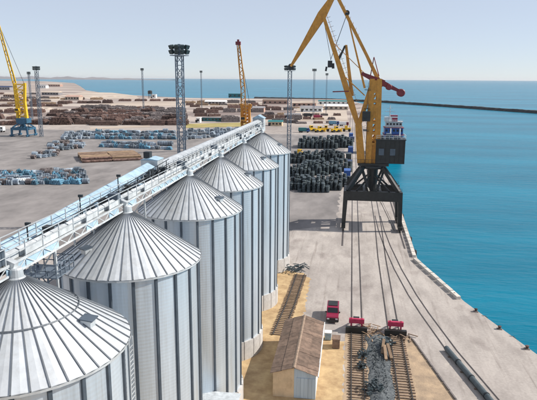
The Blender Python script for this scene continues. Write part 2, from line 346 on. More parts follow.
# ------------------------------------------------------------------ silos
SX = -18.66; SY = [28.54, 45.04, 64.28, 80.62, 99.13, 119.57]
RR, RW, ZE, ZA = 6.06, 5.93, 25.8, 30.0
NR, NW = 42, 21
ZS = 2.9
def silo_meshes():
    dm = {}
    # roof panel: slightly dished strip between two ribs
    a = math.pi/NR*0.96; b = MB(); k = 6; vs = []
    for i in range(k+1):
        r = 0.5 + (RR+0.10-0.5)*i/k; z = ZA - (ZA-ZE)*(r/RR)
        for t, dz in ((-a, 0), (0, 0.03), (a, 0)): vs.append((r*math.cos(t), r*math.sin(t), z+dz*r/RR))
    o = 3*(k+1); vs += [(x, y, z-0.05) for x, y, z in vs]
    fs = [(3*i+j, 3*i+3+j, 3*i+4+j, 3*i+1+j) for i in range(k) for j in range(2)]
    fs += [tuple(v+o for v in f) for f in fs] + [(3*k, 3*k+1, o+3*k+1, o+3*k), (3*k+1, 3*k+2, o+3*k+2, o+3*k+1)]
    b.add(vs, fs); dm['roof_panel'] = b.mesh('roof_panel', 'roof_metal')
    b = MB(); b.beam((0.5, 0, ZA-(ZA-ZE)*0.5/RR+0.03), (RR+0.12, 0, ZA-(ZA-ZE)*(RR+0.12)/RR+0.03), 0.02, 0.08, 0.085, 0.08); dm['roof_rib'] = b.mesh('roof_rib', 'rib')
    a = math.pi/NW; b = MB(); vs = []; q = 4
    for i in range(q+1):
        t = -a + 2*a*i/q
        for r in (RW, RW-0.06):
            for z in (ZS, ZE-0.1): vs.append((r*math.cos(t), r*math.sin(t), z))
    fs = []
    for i in range(q):
        o, p = 4*i, 4*i+4
        fs += [(o, p, p+1, o+1), (o+2, o+3, p+3, p+2), (o+1, p+1, p+3, o+3), (o, o+2, p+2, p)]
    b.add(vs, fs); dm['wall_panel'] = b.mesh('wall_panel', 'wall_metal', smooth=False)
    b = MB(); b.prism([(RW-0.02, -0.14), (RW+0.13, -0.10), (RW+0.13, 0.10), (RW-0.02, 0.14)], 'Z', ZS-0.05, ZE-0.12); dm['stiffener'] = b.mesh('stiffener', 'stiff')
    b = MB(); a = math.pi/NW*0.93; vs = []
    for i in range(q+1):
        t = -a+2*a*i/q
        for r in (RW+0.3, RW-0.1):
            for z in (0, ZS): vs.append((r*math.cos(t), r*math.sin(t), z))
    fs = [(0, 1, 3, 2), (4*q, 4*q+2, 4*q+3, 4*q+1)]
    for i in range(q):
        o, p = 4*i, 4*i+4
        fs += [(o, p, p+1, o+1), (o+2, o+3, p+3, p+2), (o+1, p+1, p+3, o+3)]
    b.add(vs, fs); dm['base_panel'] = b.mesh('base_panel', 'skirt')
    b = MB(); b.lathe([(RW+0.1, 0), (RW+0.1, ZS-0.05), (RW-0.5, ZS-0.05)], 42); dm['base_ring'] = b.mesh('base_ring', 'skirt')
    b = MB(); b.lathe([(RR+0.14, ZE-0.10), (RR+0.14, ZE-0.24), (RW-0.1, ZE-0.24), (RW-0.1, ZE-0.10)], 42); dm['eave_ring'] = b.mesh('eave_ring', 'galv')
    b = MB(); r = 3.3; z = ZA-(ZA-ZE)*r/RR+0.10; b.lathe([(r-0.03, z), (r, z+0.05), (r+0.03, z-0.02), (r, z-0.05), (r-0.03, z)], 42); dm['roof_ring'] = b.mesh('roof_ring', 'rib')
    b = MB(); b.lathe([(0.001, ZA+0.3), (0.3, ZA+0.28), (0.36, ZA+0.2), (0.40, ZA-0.25), (0.8, ZA-0.58)], 16); dm['apex_cap'] = b.mesh('apex_cap', 'galv')
    # roof hatch: raised frame with a dark tilted lid
    r = 4.15; z = ZA-(ZA-ZE)*r/RR; b = MB(); b.box(r-0.3, r+0.3, -0.33, 0.33, z-0.25, z+0.3); dm['hatch'] = b.mesh('hatch', 'galv')
    b = MB(); b.beam((r-0.36, 0, z+0.40), (r+0.45, 0, z+0.30), 0.84, 0.07); dm['hatch_lid'] = b.mesh('hatch_lid', 'stiff')
    # roof ladder with guard rails from the hatch to the eave, then the wall ladder with its cage
    def sl(r): return ZA-(ZA-ZE)*r/RR
    b = MB()
    for s_ in (-0.32, 0.32):
        b.beam((4.6, s_+0.9, sl(4.6)+0.2), (RR+0.3, s_+0.9, sl(RR+.3)+0.2), 0.07, 0.07)
    for i in range(6): r_ = 4.7+i*0.3; b.beam((r_, 0.58, sl(r_)+.2), (r_, 1.22, sl(r_)+.2), 0.05, 0.05)
    dm['roof_ladder'] = b.mesh('roof_ladder', 'galv')
    b = MB()
    for s_ in (-0.28, 0.28): b.beam((RW+0.35, s_+0.9, 3), (RW+0.35, s_+0.9, ZE+0.15), 0.06, 0.06)
    for i in range(75): b.beam((RW+0.35, 0.62, 3.2+i*0.3), (RW+0.35, 1.18, 3.2+i*0.3), 0.04, 0.04)
    dm['wall_ladder'] = b.mesh('wall_ladder', 'galv')
    return dm
SM = silo_meshes()
silo_labels = ['nearest galvanized silo, its cone roof cut by the left picture edge', 'second grain silo from the camera, its roof fully in view',
               'third silo in the row, with a white-roofed hut at its foot', 'fourth silo in the row, between third and fifth',
               'fifth silo in the row, next to last', 'last and farthest silo at the end of the row']
hatch_az = [-0.1, -2.25, -0.5, -0.3, -0.6, -0.4]
for i in range(6):
    e = empty('grain_silo', (SX, SY[i], 0), silo_labels[i], 'silo', 'row of six cone-roofed grain silos')
    ph = rnd.uniform(0, 0.1)
    for k in range(NR):
        child('roof_panel', SM['roof_panel'], e, ph+2*math.pi*(k+.5)/NR); child('roof_rib', SM['roof_rib'], e, ph+2*math.pi*k/NR)
    for k in range(NW):
        t = ph+2*math.pi*(k+.5)/NW
        child('wall_panel', SM['wall_panel'], e, t); child('stiffener', SM['stiffener'], e, ph+2*math.pi*k/NW); child('base_panel', SM['base_panel'], e, t)
    for n_ in ('base_ring', 'eave_ring', 'apex_cap') + (('roof_ring',) if i == 0 else ()): child(n_, SM[n_], e)
    hz = ph + round(hatch_az[i]/(2*math.pi/NR))*(2*math.pi/NR) + math.pi/NR
    hh = child('hatch', SM['hatch'], e, hz); child('hatch_lid', SM['hatch_lid'], hh)
    if i: continue
    lad = child('wall_ladder', SM['wall_ladder'], e, hz)

# ------------------------------------------------------------------ catwalk over the silo tops
CZ = 30.45; KX = SX-1.05
cw = empty('roof_catwalk', (KX, 20, CZ), 'white steel catwalk with handrails running across the silo tops', 'catwalk')
y0, y1, step = 6.0, 124.0, 2.0
nb = int((y1-y0)/step)
deck_me = MB().box(-0.75, 0.75, 0.06, step-0.06, -0.06, 0).mesh('deck_plate', 'deckm')
for k in range(nb):
    child('deck_plate', deck_me, cw, 0, (0, y0+k*step-20, 0))
for s_ in (-0.8, 0.8):
    for zz, hh in ((-0.02, 0.14), (-0.62, 0.12)):
        b = MB(); b.beam((KX+s_, y0, CZ+zz), (KX+s_, y1, CZ+zz), 0.08, hh); b.build('truss_chord', 'dullw', cw)
    b = MB()
    for k in range(nb*2):
        ya_ = y0+k*step/2; f = k % 2
        b.beam((KX+s_, ya_, CZ-(0.6 if f else 0.08)), (KX+s_, ya_+step/2, CZ-(0.08 if f else 0.6)), 0.05, 0.05)
    b.build('truss_web', 'dullw', cw)
    b = MB(); b.beam((KX+s_, y0, CZ+1.05), (KX+s_, y1, CZ+1.05), 0.05, 0.05); b.beam((KX+s_, y0, CZ+0.55), (KX+s_, y1, CZ+0.55), 0.04, 0.04); b.build('handrail', 'galv', cw)
kp_me = MB().box(-0.02, 0.02, 0.05, step-0.05, -0.56, -0.1).mesh('side_plate', 'hood')
kp2_me = MB().box(-0.02, 0.02, 0.05, step-0.05, 0.1, 0.5).mesh('toe_panel', 'dullw')
for k in range(nb):
    if rnd.random() < .6: child('side_plate', kp_me, cw, 0, (0.74, y0+k*step-20, 0))
    if rnd.random() < .45: child('toe_panel', kp2_me, cw, 0, (0.76, y0+k*step-20, 0))
post_me = MB().box(-0.03, 0.03, -0.03, 0.03, 0, 1.05).mesh('rail_post', 'galv')
for k in range(nb+1):
    for s_ in (-0.8, 0.8): child('rail_post', post_me, cw, 0, (s_, y0+k*step-20, 0))
tro = MB().prism([(-0.22, 0.02), (0.22, 0.02), (0.22, 0.42), (0.0, 0.52), (-0.22, 0.42)], 'Y', 0.02, 2.9).mesh('trough_casing', 'dullw')
for k in range(int((y1-y0)/3)): child('trough_casing', tro, cw, 0, (0.2, y0+k*3-20, 0))
for i in range(6):
    b = MB(); b.beam((KX+0.3, SY[i], CZ+0.2), (SX, SY[i], ZA+0.35), 0.45, 0.45); b.build('feed_spout', 'galv', cw)
    b = MB(); b.box(KX-0.25, KX+0.6, SY[i]-0.9, SY[i]-0.2, CZ+0.05, CZ+0.95); b.build('gate_drive', 'stiff', cw)
for k in range(13):
    y_ = 9+k*8.4+rnd.uniform(-1, 1); sz = rnd.uniform(.18, .4); b = MB(); b.box(KX-.7, KX-.7+sz*1.4, y_, y_+sz*1.6, CZ+.003, CZ+rnd.uniform(.3, .9)); b.build('motor_box', rnd.choice(['dark', 'stiff', 'hood', 'galv']), cw)

# ------------------------------------------------------------------ covered conveyor (pale blue hood) and gallery beside the silo tops
GX = -21.9
cv = empty('covered_conveyor', (GX, 20, 30), 'pale blue hooded conveyor rising along the left side of the nearer silos', 'conveyor')
def hz_(y): return 29.6 + (y-30)*0.047
n_h = 0; yy = 4.0; L = 2.9
while yy < 59:
    za_, zb_ = hz_(yy), hz_(yy+L)
    prof = [(-0.95, 0), (-0.9, 0.4), (-0.05, 0.86), (0.05, 0.86), (0.9, 0.4), (0.95, 0)]
    b = MB(); m_ = len(prof)
    vs = [(GX+p, yy+0.03, za_+q) for p, q in prof] + [(GX+p, yy+L-0.03, zb_+q) for p, q in prof]
    b.add(vs, [(i, i+1, m_+i+1, m_+i) for i in range(m_-1)] + [tuple(range(m_)), tuple(range(2*m_-1, m_-1, -1)), (0, m_, 2*m_-1, m_-1)])
    b.build('hood_panel', 'hood', cv); yy += L
for s_ in (-1.0, 1.0):
    b = MB(); b.beam((GX+s_, 4, hz_(4)-0.2), (GX+s_, 62, hz_(62)-0.2), 0.14, 0.36); b.build('girder', 'dullw' if s_ > 0 else 'galv', cv)
b = MB(); b.box(GX+1.1, GX+1.75, 4, 61, 29.5, 29.56); 
b = MB(); b.add([(GX+1.1, 4, hz_(4)-0.1), (GX+1.8, 4, hz_(4)-0.1), (GX+1.8, 61, hz_(61)-0.1), (GX+1.1, 61, hz_(61)-0.1), (GX+1.1, 4, hz_(4)-0.18), (GX+1.8, 4, hz_(4)-0.18), (GX+1.8, 61, hz_(61)-0.18), (GX+1.1, 61, hz_(61)-0.18)],
      [(0, 1, 2, 3), (7, 6, 5, 4), (0, 4, 5, 1), (1, 5, 6, 2), (2, 6, 7, 3), (3, 7, 4, 0)]); b.build('side_walkway', 'dark', cv)
b = MB(); b.beam((GX+1.8, 4, hz_(4)+0.95), (GX+1.8, 61, hz_(61)+0.95), 0.06, 0.06); b.beam((GX+1.8, 4, hz_(4)+0.45), (GX+1.8, 61, hz_(61)+0.45), 0.05, 0.05); b.build('handrail', 'dark', cv)
for k in range(20):
    y_ = 5+k*2.9; b = MB(); b.beam((GX+1.8, y_, hz_(y_)-0.15), (GX+1.8, y_, hz_(y_)+0.97), 0.07, 0.07); b.build('rail_post', 'dark', cv)
for k in range(34):
    y_ = 8+k*1.55+rnd.uniform(-.4, .4); b = MB(); h_ = rnd.uniform(.25, .8); b.box(GX+1.15, GX+1.15+rnd.uniform(.3, .55), y_, y_+rnd.uniform(.4, 1.0), hz_(y_)-.09, hz_(y_)-.09+h_); b.build('drive_box', rnd.choice(['dark', 'dark', 'stiff', 'blackp']), cv)
# lamp posts standing on the walkway edge
for y_ in (26, 33.5, 41, 48.5):
    b = MB(); b.beam((GX+1.05, y_, hz_(y_)-0.1), (GX+1.05, y_, hz_(y_)+1.7), 0.07, 0.07); lp = b.build('lamp_post', 'dark', cv)
    b = MB(); b.beam((GX+0.95, y_, hz_(y_)+1.72), (GX+1.3, y_, hz_(y_)+1.72), 0.18, 0.2); b.build('lamp', 'dark', lp)
# trestle legs carrying the conveyor off the silo line
for k, y_ in enumerate((36.8, 55.0)):
    for s_ in (-1.0, 1.0):
        b = MB(); b.beam((GX+s_*1.4, y_, 0), (GX+s_*1.0, y_, hz_(y_)-0.38), 0.15, 0.15); b.build('trestle_leg', 'galv', cv)
    b = MB()
    for j in range(9):
        z_ = 1+j*3.1; a_ = 1.4-0.4*z_/30; c_ = 1.4-0.4*(z_+3)/30
        b.beam((GX-a_, y_, z_), (GX+c_, y_, z_+3), 0.1, 0.1); b.beam((GX-a_, y_, z_), (GX+a_, y_, z_), 0.1, 0.1)
    b.build('bracing', 'galv', cv)
# transfer box at the head of the hooded conveyor
tb = MB(); tb.box(GX-0.95, GX+0.95, 59.6, 61.6, 30.0, 32.0); o_ = tb.build('transfer_box', 'galv', cv)
tb = MB(); tb.prism([(GX-1.05, 32.03), (GX+1.05, 32.03), (GX, 32.25)], 'Y', 59.5, 61.7); tb.build('transfer_roof', 'hood', o_)
tb = MB(); tb.box(GX-0.7, GX+0.0, 59.8, 60.6, 32.2, 32.9); tb.build('drive_motor', 'dark', o_)

gl = empty('conveyor_gallery', (GX, 62, 30), 'white panelled conveyor gallery along the tops of the far silos', 'conveyor')
ya, yb, pz = 61.8, 134.0, 29.95
k = 0; yy = ya
pan_me = MB().box(-0.03, 0.03, 0.05, 1.75, 0.0, 0.85).mesh('side_panel', 'dullw')
cov_me = MB().prism([(-0.85, 0.9), (-0.8, 1.15), (0, 1.42), (0.8, 1.15), (0.85, 0.9), (0, 1.30)], 'Y', 0.02, 1.98).mesh('cover_panel', 'galv')
rib_me = MB().box(-0.05, 0.05, -0.05, 0.05, -0.3, 0.95).mesh('frame_post', 'dark')
while yy < yb-1:
    for s_ in (-1, 1):
        child('side_panel', pan_me, gl, 0, (s_*0.95, yy-62, pz-30)); child('frame_post', rib_me, gl, 0, (s_*1.0, yy-62-0.08, pz-30))
    child('cover_panel', cov_me, gl, 0, (0, yy-62, pz-30)); yy += 2.0
for s_ in (-1, 1):
    b = MB(); b.beam((GX+s_*0.95, ya, pz-0.25), (GX+s_*0.95, yb, pz-0.25), 0.14, 0.4); b.build('girder', 'dullw', gl)
b = MB(); b.box(GX-0.85, GX+0.85, ya, yb, pz-0.14, pz-0.08); b.build('floor_plate', 'dark', gl)
for y_ in (72.5, 90, 109.3, 128.5):
    for s_ in (-1, 1):
        b = MB(); b.beam((GX+s_*1.5, y_, 0), (GX+s_*0.95, y_, pz-0.47), 0.16, 0.16); b.build('trestle_leg', 'galv', gl)
    b = MB()
    for j in range(9):
        z_ = 1+j*3.1; a_ = 1.5-0.5*z_/30; c_ = 1.5-0.5*(z_+3)/30
        b.beam((GX-a_, y_, z_), (GX+c_, y_, z_+3), 0.1, 0.1); b.beam((GX-a_, y_, z_), (GX+a_, y_, z_), 0.1, 0.1)
    b.build('bracing', 'galv', gl)
b = MB(); b.box(GX-1.3, GX+1.3, yb+0.05, yb+3, 28.5, 31.6); eh = b.build('end_house', 'dullw', gl)
b = MB(); b.prism([(GX-1.5, 31.63), (GX+1.5, 31.63), (GX, 32.4)], 'Y', yb-0.2, yb+3.2); b.build('end_roof', 'hood', eh)

# cross ties from gallery to catwalk (pale struts seen over each roof)
for i in range(6):
    t = empty('roof_trestle', (SX-1.2, SY[i]-1.6, ZA-1), ['pale steel trestle', 'pale steel trestle'][0] + ' on the roof of silo number %s from the camera' % ['one', 'two', 'three', 'four', 'five', 'six'][i], 'trestle', 'trestles between catwalk and conveyor')
    top = (hz_(SY[i]) if SY[i] < 60 else pz)-0.45
    for y_ in (SY[i]-1.6, SY[i]+1.6):
        for x_ in (GX+0.9, GX-0.9):
            r_ = math.hypot(x_-SX, y_-SY[i]); b = MB(); b.beam((x_, y_, ZA-(ZA-ZE)*r_/RR+0.05), (x_, y_, top), 0.12, 0.12); b.build('leg', 'galv', t)
        b = MB(); b.beam((GX-0.9, y_, top-0.9), (GX+0.9, y_, top-0.1), 0.08, 0.08); b.beam((KX-0.8, y_, CZ-0.3), (GX+0.9, y_, CZ-0.5), 0.1, 0.1); b.build('brace', 'galv', t)
# lattice service towers standing between the first silos, on the left
def lattice_tower(name, x, y, w_, z0, z1, label, m_='galv', plat=True, cat='stair tower', group=None, bay=2.4, t_=0.11):
    e = empty(name, (x, y, z0), label, cat, group)
    for sx in (-1, 1):
        for sy in (-1, 1):
            b = MB(); b.beam((x+sx*w_, y+sy*w_, z0), (x+sx*w_, y+sy*w_, z1), t_, t_); b.build('post', m_, e)
    b = MB(); z = z0; fl = 1
    while z < z1-bay*0.6:
        zz = min(z+bay, z1)
        for a_, c_ in (((-1, -1), (1, -1)), ((1, -1), (1, 1)), ((1, 1), (-1, 1)), ((-1, 1), (-1, -1))):
            p, q = (a_, c_) if fl > 0 else (c_, a_)
            b.beam((x+p[0]*w_, y+p[1]*w_, z), (x+q[0]*w_, y+q[1]*w_, zz), t_*0.6, t_*0.6)
            b.beam((x+a_[0]*w_, y+a_[1]*w_, zz), (x+c_[0]*w_, y+c_[1]*w_, zz), t_*0.6, t_*0.6)
        z = zz; fl = -fl
    b.build('lattice', m_, e)
    return e
lt = lattice_tower('service_tower', -22.2, 37.2, 0.9, 0, 27.2, 'grey lattice stair tower between the two nearest silos', 'mast')
for z in (20.4, 23.6, 26.8):
    b = MB(); b.box(-23.6, -20.4, 35.9, 38.5, z, z+0.08); pf = b.build('platform', 'mast', lt)
    b = MB()
    for (xa, ya_, xb, yb_) in ((-23.6, 35.9, -20.4, 35.9), (-20.4, 35.9, -20.4, 38.5), (-20.4, 38.5, -23.6, 38.5), (-23.6, 38.5, -23.6, 35.9)):
        for hz2 in (0.55, 1.05): b.beam((xa, ya_, z+hz2), (xb, yb_, z+hz2), 0.06, 0.06)
        for q in range(4): b.beam((xa+(xb-xa)*q/4, ya_+(yb_-ya_)*q/4, z+0.05), (xa+(xb-xa)*q/4, ya_+(yb_-ya_)*q/4, z+1.05), 0.06, 0.06)
    b.build('guard_rail', 'mast', pf)

# ------------------------------------------------------------------ lamp masts
def lamp_mast(px, ptop, y, w_, label, head_w, z_base=0):
    p = at_y(px, ptop, y); x, zt = p.x, p.z
    e = lattice_tower('floodlight_mast', x, y, w_, z_base, zt-3.0, label, 'mast', cat='light mast', group='tall floodlight masts around the port', bay=w_*2.6, t_=max(0.12, w_*0.28))
    b = MB(); b.lathe([(0.001, zt-3.0), (head_w*0.62, zt-3.0), (head_w*0.62, zt-2.85), (0.001, zt-2.85)], 10, (x, y, 0)); b.build('platform', 'mast', e)
    b = MB()
    for zz in (zt-2.0, zt-0.8): b.lathe([(head_w*0.52, zz), (head_w*0.52, zz+0.12), (head_w*0.46, zz+0.12), (head_w*0.46, zz), (head_w*0.52, zz)], 10, (x, y, 0))
    b.beam((x, y, zt-3), (x, y, zt), w_*0.7, w_*0.7); b.build('lamp_frame', 'mast', e)
    for k in range(10):
        t = 2*math.pi*(k+.5)/10; c, s_ = math.cos(t), math.sin(t)
        for zz in (zt-1.95, zt-0.7):
            b = MB(); r_ = head_w*0.52
            b.beam((x+c*(r_-0.15), y+s_*(r_-0.15), zz+0.05), (x+c*(r_+head_w*.12), y+s_*(r_+head_w*.12), zz-0.2), head_w*0.24, 0.95); b.build('floodlight', 'lampm', e)
M['lampm'] = mat('floodlight_housing', (0.035, 0.055, 0.06), 0.4, 0.2, 0.2, 1.0)
lamp_mast(179, 44, 150, 0.85, 'tall lattice floodlight mast nearest the silos, with a big dark lamp cluster', 4.2)
lamp_mast(36, 66, 372, 0.9, 'floodlight mast just right of the left yellow crane', 3.8)
lamp_mast(28.5, 71.5, 520, 0.7, 'thin mast behind the left yellow crane', 2.6)
lamp_mast(142, 68, 640, 0.7, 'floodlight mast left of the nearest tall mast, in front of the sea', 3.0)
lamp_mast(201, 70.5, 760, 0.6, 'thin floodlight mast between the nearest tall mast and the middle crane', 2.8)
lamp_mast(290, 65, 300, 0.9, 'lattice floodlight mast rising behind the farthest silo', 4.6)
lamp_mast(314.5, 68.5, 620, 0.75, 'floodlight mast between the farthest silo and the big crane', 3.6)
lamp_mast(327, 73, 700, 0.6, 'thin mast directly left of the big crane jib', 2.6)

# ------------------------------------------------------------------ the big portal crane
CY = 160.0
def P(px, py, y=CY): return at_y(px, py, y)
bc = empty('portal_crane', (6.6, CY, 0), 'big ochre portal crane on black legs at the quay edge', 'crane', 'portal cranes')
LX, RX, NY, FY = -1.15, 14.2, 154.6, 165.4
def gantry(e, lx, rx, ny, fy, beam0, beam1, ringz, ringr, m_, cx, cy):
    for x_ in (lx, rx):
        for y_ in (ny, fy):
            s_ = 1 if x_ < cx else -1
            b = MB(); b.beam((x_, y_, 1.1), (x_+s_*0.4, y_, beam1), 1.0, 1.0, 1.3, 1.3); b.build('leg', m_, e)
            b = MB(); b.box(x_-0.55, x_+0.55, y_-2.0, y_+2.0, 0.75, 1.5); bo = b.build('bogie', m_, e)
            for dy in (-1.5, -0.5, 0.5, 1.5):
                b = MB(); b.lathe([(0.001, x_-0.18), (0.42, x_-0.18), (0.42, x_+0.18), (0.001, x_+0.18)], 12, (0, y_+dy, 0.42), 'X'); b.build('wheel', m_, bo)
        b = MB(); b.beam((x_+ (0.35 if x_ < cx else -0.35), ny, (beam0+beam1)/2), (x_+(0.35 if x_ < cx else -0.35), fy, (beam0+beam1)/2), 1.0, (beam1-beam0)*0.9); b.build('side_beam', m_, e)
        b = MB(); b.beam((x_, ny+2.1, 1.15), (x_, fy-2.1, 1.15), 0.5, 0.5); b.build('sill_beam', m_, e)
    for y_ in (ny, fy):
        b = MB(); b.beam((lx, y_, (beam0+beam1)/2), (rx, y_, (beam0+beam1)/2), 1.15, beam1-beam0); b.build('cross_beam', m_, e)
        for x_, s_ in ((lx+0.8, -1), (rx-0.8, 1)):
            ty = cy + (ringr*0.75 if y_ > cy else -ringr*0.75)
            b = MB(); b.beam((x_, y_, beam1), (cx+s_*ringr*0.75, ty, ringz-0.2), 1.0, 1.0, 0.9, 0.9); b.build('strut', m_, e)
            b = MB(); b.beam((cx+s_*1.0, y_, beam1), (cx+s_*ringr*0.8, ty, ringz-1.2), 0.45, 0.45); b.beam((x_+(-s_)*2.4, y_, beam1), (cx+s_*0.6, ty, ringz-2.6), 0.4, 0.4); b.build('brace', m_, e)
    b = MB(); b.tube((cx, cy, beam0+0.5), (cx, cy, ringz), 1.3, 1.5, 14); b.build('king_post', m_, e)
    for x_ in (cx-ringr*.6, cx+ringr*.6):
        b = MB(); b.beam((x_, ny, beam1-0.4), (x_, fy, beam1-0.4), 0.7, 0.9); b.build('middle_beam', m_, e)
    b = MB(); b.lathe([(0.001, ringz-0.6), (ringr, ringz-0.6), (ringr+0.15, ringz-0.3), (ringr, ringz+0.2), (0.001, ringz+0.2)], 24, (cx, cy, 0)); b.build('slewing_ring', m_, e)
CXc = 6.4
gantry(bc, LX, RX, NY, FY, 8.3, 10.9, 17.3, 3.6, 'blackp', CXc, CY)
# stair on the portal
b = MB(); b.beam((RX-1.5, NY-0.9, 0.3), (RX-5.5, NY-0.9, 8.2), 0.7, 0.12)
for s_ in (-0.35, 0.35): b.beam((RX-1.5, NY-0.9+s_, 1.3), (RX-5.5, NY-0.9+s_, 9.2), 0.05, 0.05)
b.build('stair', 'blackp', bc)
# upper works
b = MB(); b.box(2.2, 10.6, CY-3.0, CY+3.0, 17.55, 18.2); b.build('slewing_deck', 'blackp', bc)
b = MB(); b.box(6.9, 14.7, CY-3.0, CY+3.0, 18.3, 24.7); mh = b.build('machine_house', 'blackp', bc)
for k in range(7):
    b = MB(); xx = 7.2+k*1.2; b.box(xx-0.06, xx+0.06, CY-3.12, CY-2.99, 18.4, 24.6); b.build('panel_seam', 'blackp', mh)
b = MB(); b.box(6.7, 14.9, CY-3.2, CY+3.2, 24.72, 24.95); b.build('house_roof', 'dark', mh)
b = MB()
for xx in np.linspace(7.0, 14.8, 8): b.beam((xx, CY-3.1, 24.9), (xx, CY-3.1, 26.0), 0.07, 0.07)
for zz in (25.5, 26.0): b.beam((7.0, CY-3.1, zz), (14.8, CY-3.1, zz), 0.07, 0.07); b.beam((14.8, CY-3.1, zz), (14.8, CY+3.1, zz), 0.07, 0.07)
b.build('roof_rail', 'white', mh)
# tower column: two plate legs per side with cross plates
for s_ in (-1, 1):
    yy = CY+s_*1.9
    for xa, xb in ((5.0, 5.2), (7.35, 7.1)):
        b = MB(); b.beam((xa, yy, 18.2), (xb, yy, 41.0), 0.6, 1.6, 0.5, 1.3, up=(1, 0, 0)); b.build('tower_column', 'yellow', bc)
    b = MB()
    for k in range(6):
        z_ = 23.5+k*2.9; b.beam((5.2, yy, z_), (7.2, yy, z_+2.9), 0.3, 0.35); b.beam((5.2, yy, z_), (7.2, yy, z_), 0.4, 0.7)
    b.build('tower_bracing', 'yellow', bc)
    for z_, h_ in ((30.5, 3.6), (37.2, 3.4)):
        b = MB(); b.box(5.55, 6.75, yy-0.2, yy+0.2, z_, z_+h_); b.build('gusset_plate', 'yellow', bc)
    b = MB(); b.beam((3.1, yy, 18.2), (2.0, yy, 28.5), 0.55, 2.2, 0.55, 1.8, up=(1, 0, 0)); b.beam((2.0, yy, 28.0), (4.9, yy, 38.5), 0.5, 1.1, up=(1, 0, 0)); b.build('front_column', 'yellow', bc)
for z_ in (20.0, 24.5, 29.5, 35.0, 40.2):
    b = MB(); b.box(5.2, 7.0, CY-1.6, CY+1.6, z_-0.4, z_+0.4); b.build('cross_plate', 'yellow', bc)
b = MB(); b.box(4.45, 7.7, CY-1.75, CY+1.75, 18.2, 23.5); b.build('tower_foot', 'yellow', bc)
# ladders, platforms inside the tower
b = MB()
for z_ in np.arange(18.5, 40, 0.45): b.beam((4.2, CY-2.3, z_), (4.2, CY-1.7, z_), 0.05, 0.05)
for yy in (CY-2.3, CY-1.7): b.beam((4.2, yy, 18.3), (4.2, yy, 40), 0.07, 0.07)
b.build('tower_ladder', 'dark', bc)
for z_ in (27.0, 33.0, 38.0):
    b = MB(); b.box(3.3, 4.9, CY-2.7, CY+2.7, z_, z_+0.1)
    for zz in (0.55, 1.05): b.beam((3.3, CY-2.7, z_+zz), (4.9, CY-2.7, z_+zz), 0.06, 0.06)
    b.build('tower_platform', 'dark', bc)
# operator's cab
b = MB(); b.box(2.9, 5.0, CY-4.3, CY-2.35, 29.8, 32.4); cb = b.build('operator_cab', 'dark', bc)
b = MB(); b.box(2.95, 4.95, CY-4.34, CY-4.31, 30.6, 32.1); b.build('cab_window', 'glass', cb)
# jib (box girder of two tapering plates), trunk, tie bars
jf, jt = Vector((2.6, CY, 26.5)), Vector((-8.6, CY, 57.9))
for s_ in (-1, 1):
    b = MB(); mid = jf.lerp(jt, 0.25)
    off = Vector((0, s_*1.9, 0)); off2 = Vector((0, s_*0.8, 0)); offm = Vector((0, s_*1.55, 0))
    b.beam(jf+off, mid+offm, 0.5, 1.0, 0.5, 1.7, up=(1, 0, 0)); b.beam(mid+offm, jt+off2, 0.5, 1.7, 0.4, 0.8, up=(1, 0, 0)); b.build('jib_girder', 'yellow', bc)
b = MB()
for k in range(1, 12):
    t = k/12; a = jf.lerp(jt, t); wv = 1.9-1.1*t; c = jf.lerp(jt, t+0.05); w2 = 1.9-1.1*(t+.05)
    b.beam(a+Vector((0, -wv, 0)), a+Vector((0, wv, 0)), 0.3, 0.3); b.beam(a+Vector((0, -wv, 0)), c+Vector((0, w2, 0)), 0.2, 0.2)
b.build('jib_bracing', 'yellow', bc)
b = MB(); nrm = Vector((1, 0, 0.33)).normalized()
for s_ in (-0.5, 0.5): b.beam(jf.lerp(jt, .25)+nrm*1.6+Vector((0, s_, 0)), jt+nrm*0.9+Vector((0, s_, 0)), 0.08, 0.08)
b.build('jib_handrail', 'yellow', bc)
b = MB()
for k in range(1, 26):
    t = k/26; a = jf.lerp(jt, t)+nrm*(1.0-.3*t); b.beam(a, a+nrm*1.0, 0.07, 0.07); b.beam(a+Vector((0, -.5, 0)), a+Vector((0, .5, 0)), 0.08, 0.08)
b.build('jib_ladder', 'dark', bc)
for k, (xx, hh) in enumerate(((8.2, .9), (10.4, 1.3), (12.6, .7))):
    b = MB(); b.box(xx-.7, xx+.7, CY-1.5, CY+1.2, 24.96, 24.96+hh); b.build('roof_vent', 'stiff', mh)
for xx in (8.4, 11.4):
    b = MB(); b.box(xx-.7, xx+.7, CY-3.16, CY-3.13, 20.6, 22.4); b.build('louvre', 'stiff', mh)
b = MB()
for y_ in (NY-.6, FY+.6):
    for zz in (11.4, 11.9): b.beam((LX, y_, zz), (RX, y_, zz), .06, .06)
    for xx in np.linspace(LX, RX, 12): b.beam((xx, y_, 10.9), (xx, y_, 11.9), .06, .06)
b.build('portal_rail', 'blackp', bc)
b = MB(); b.beam((CXc-2.6, CY-3.8, 18.2), (CXc-2.6, CY+3.8, 18.2), .9, .12)
for xx in np.linspace(2.0, 7.0, 6): b.beam((xx, CY-3.2, 18.2), (xx, CY-3.2, 19.3), .07, .07)
b.beam((2.0, CY-3.2, 19.3), (7.0, CY-3.2, 19.3), .07, .07); b.build('deck_rail', 'dark', bc)
b = MB()
for s_ in (-1, 1): b.tube((3.4, CY+s_*1.2, 36.5), jf.lerp(jt, .5)+Vector((0, s_*1.0, 0)), .16, n=6); b.tube((5.2, CY+s_*1.0, 40.5), jf.lerp(jt, .78)+Vector((0, s_*.7, 0)), .09, n=6)
b.build('luffing_strut', 'yellow', bc)
tn, tt = Vector((-17.0, CY, 44.2)), Vector((-5.3, CY, 63.4))
tj = tn.lerp(tt, 0.70)
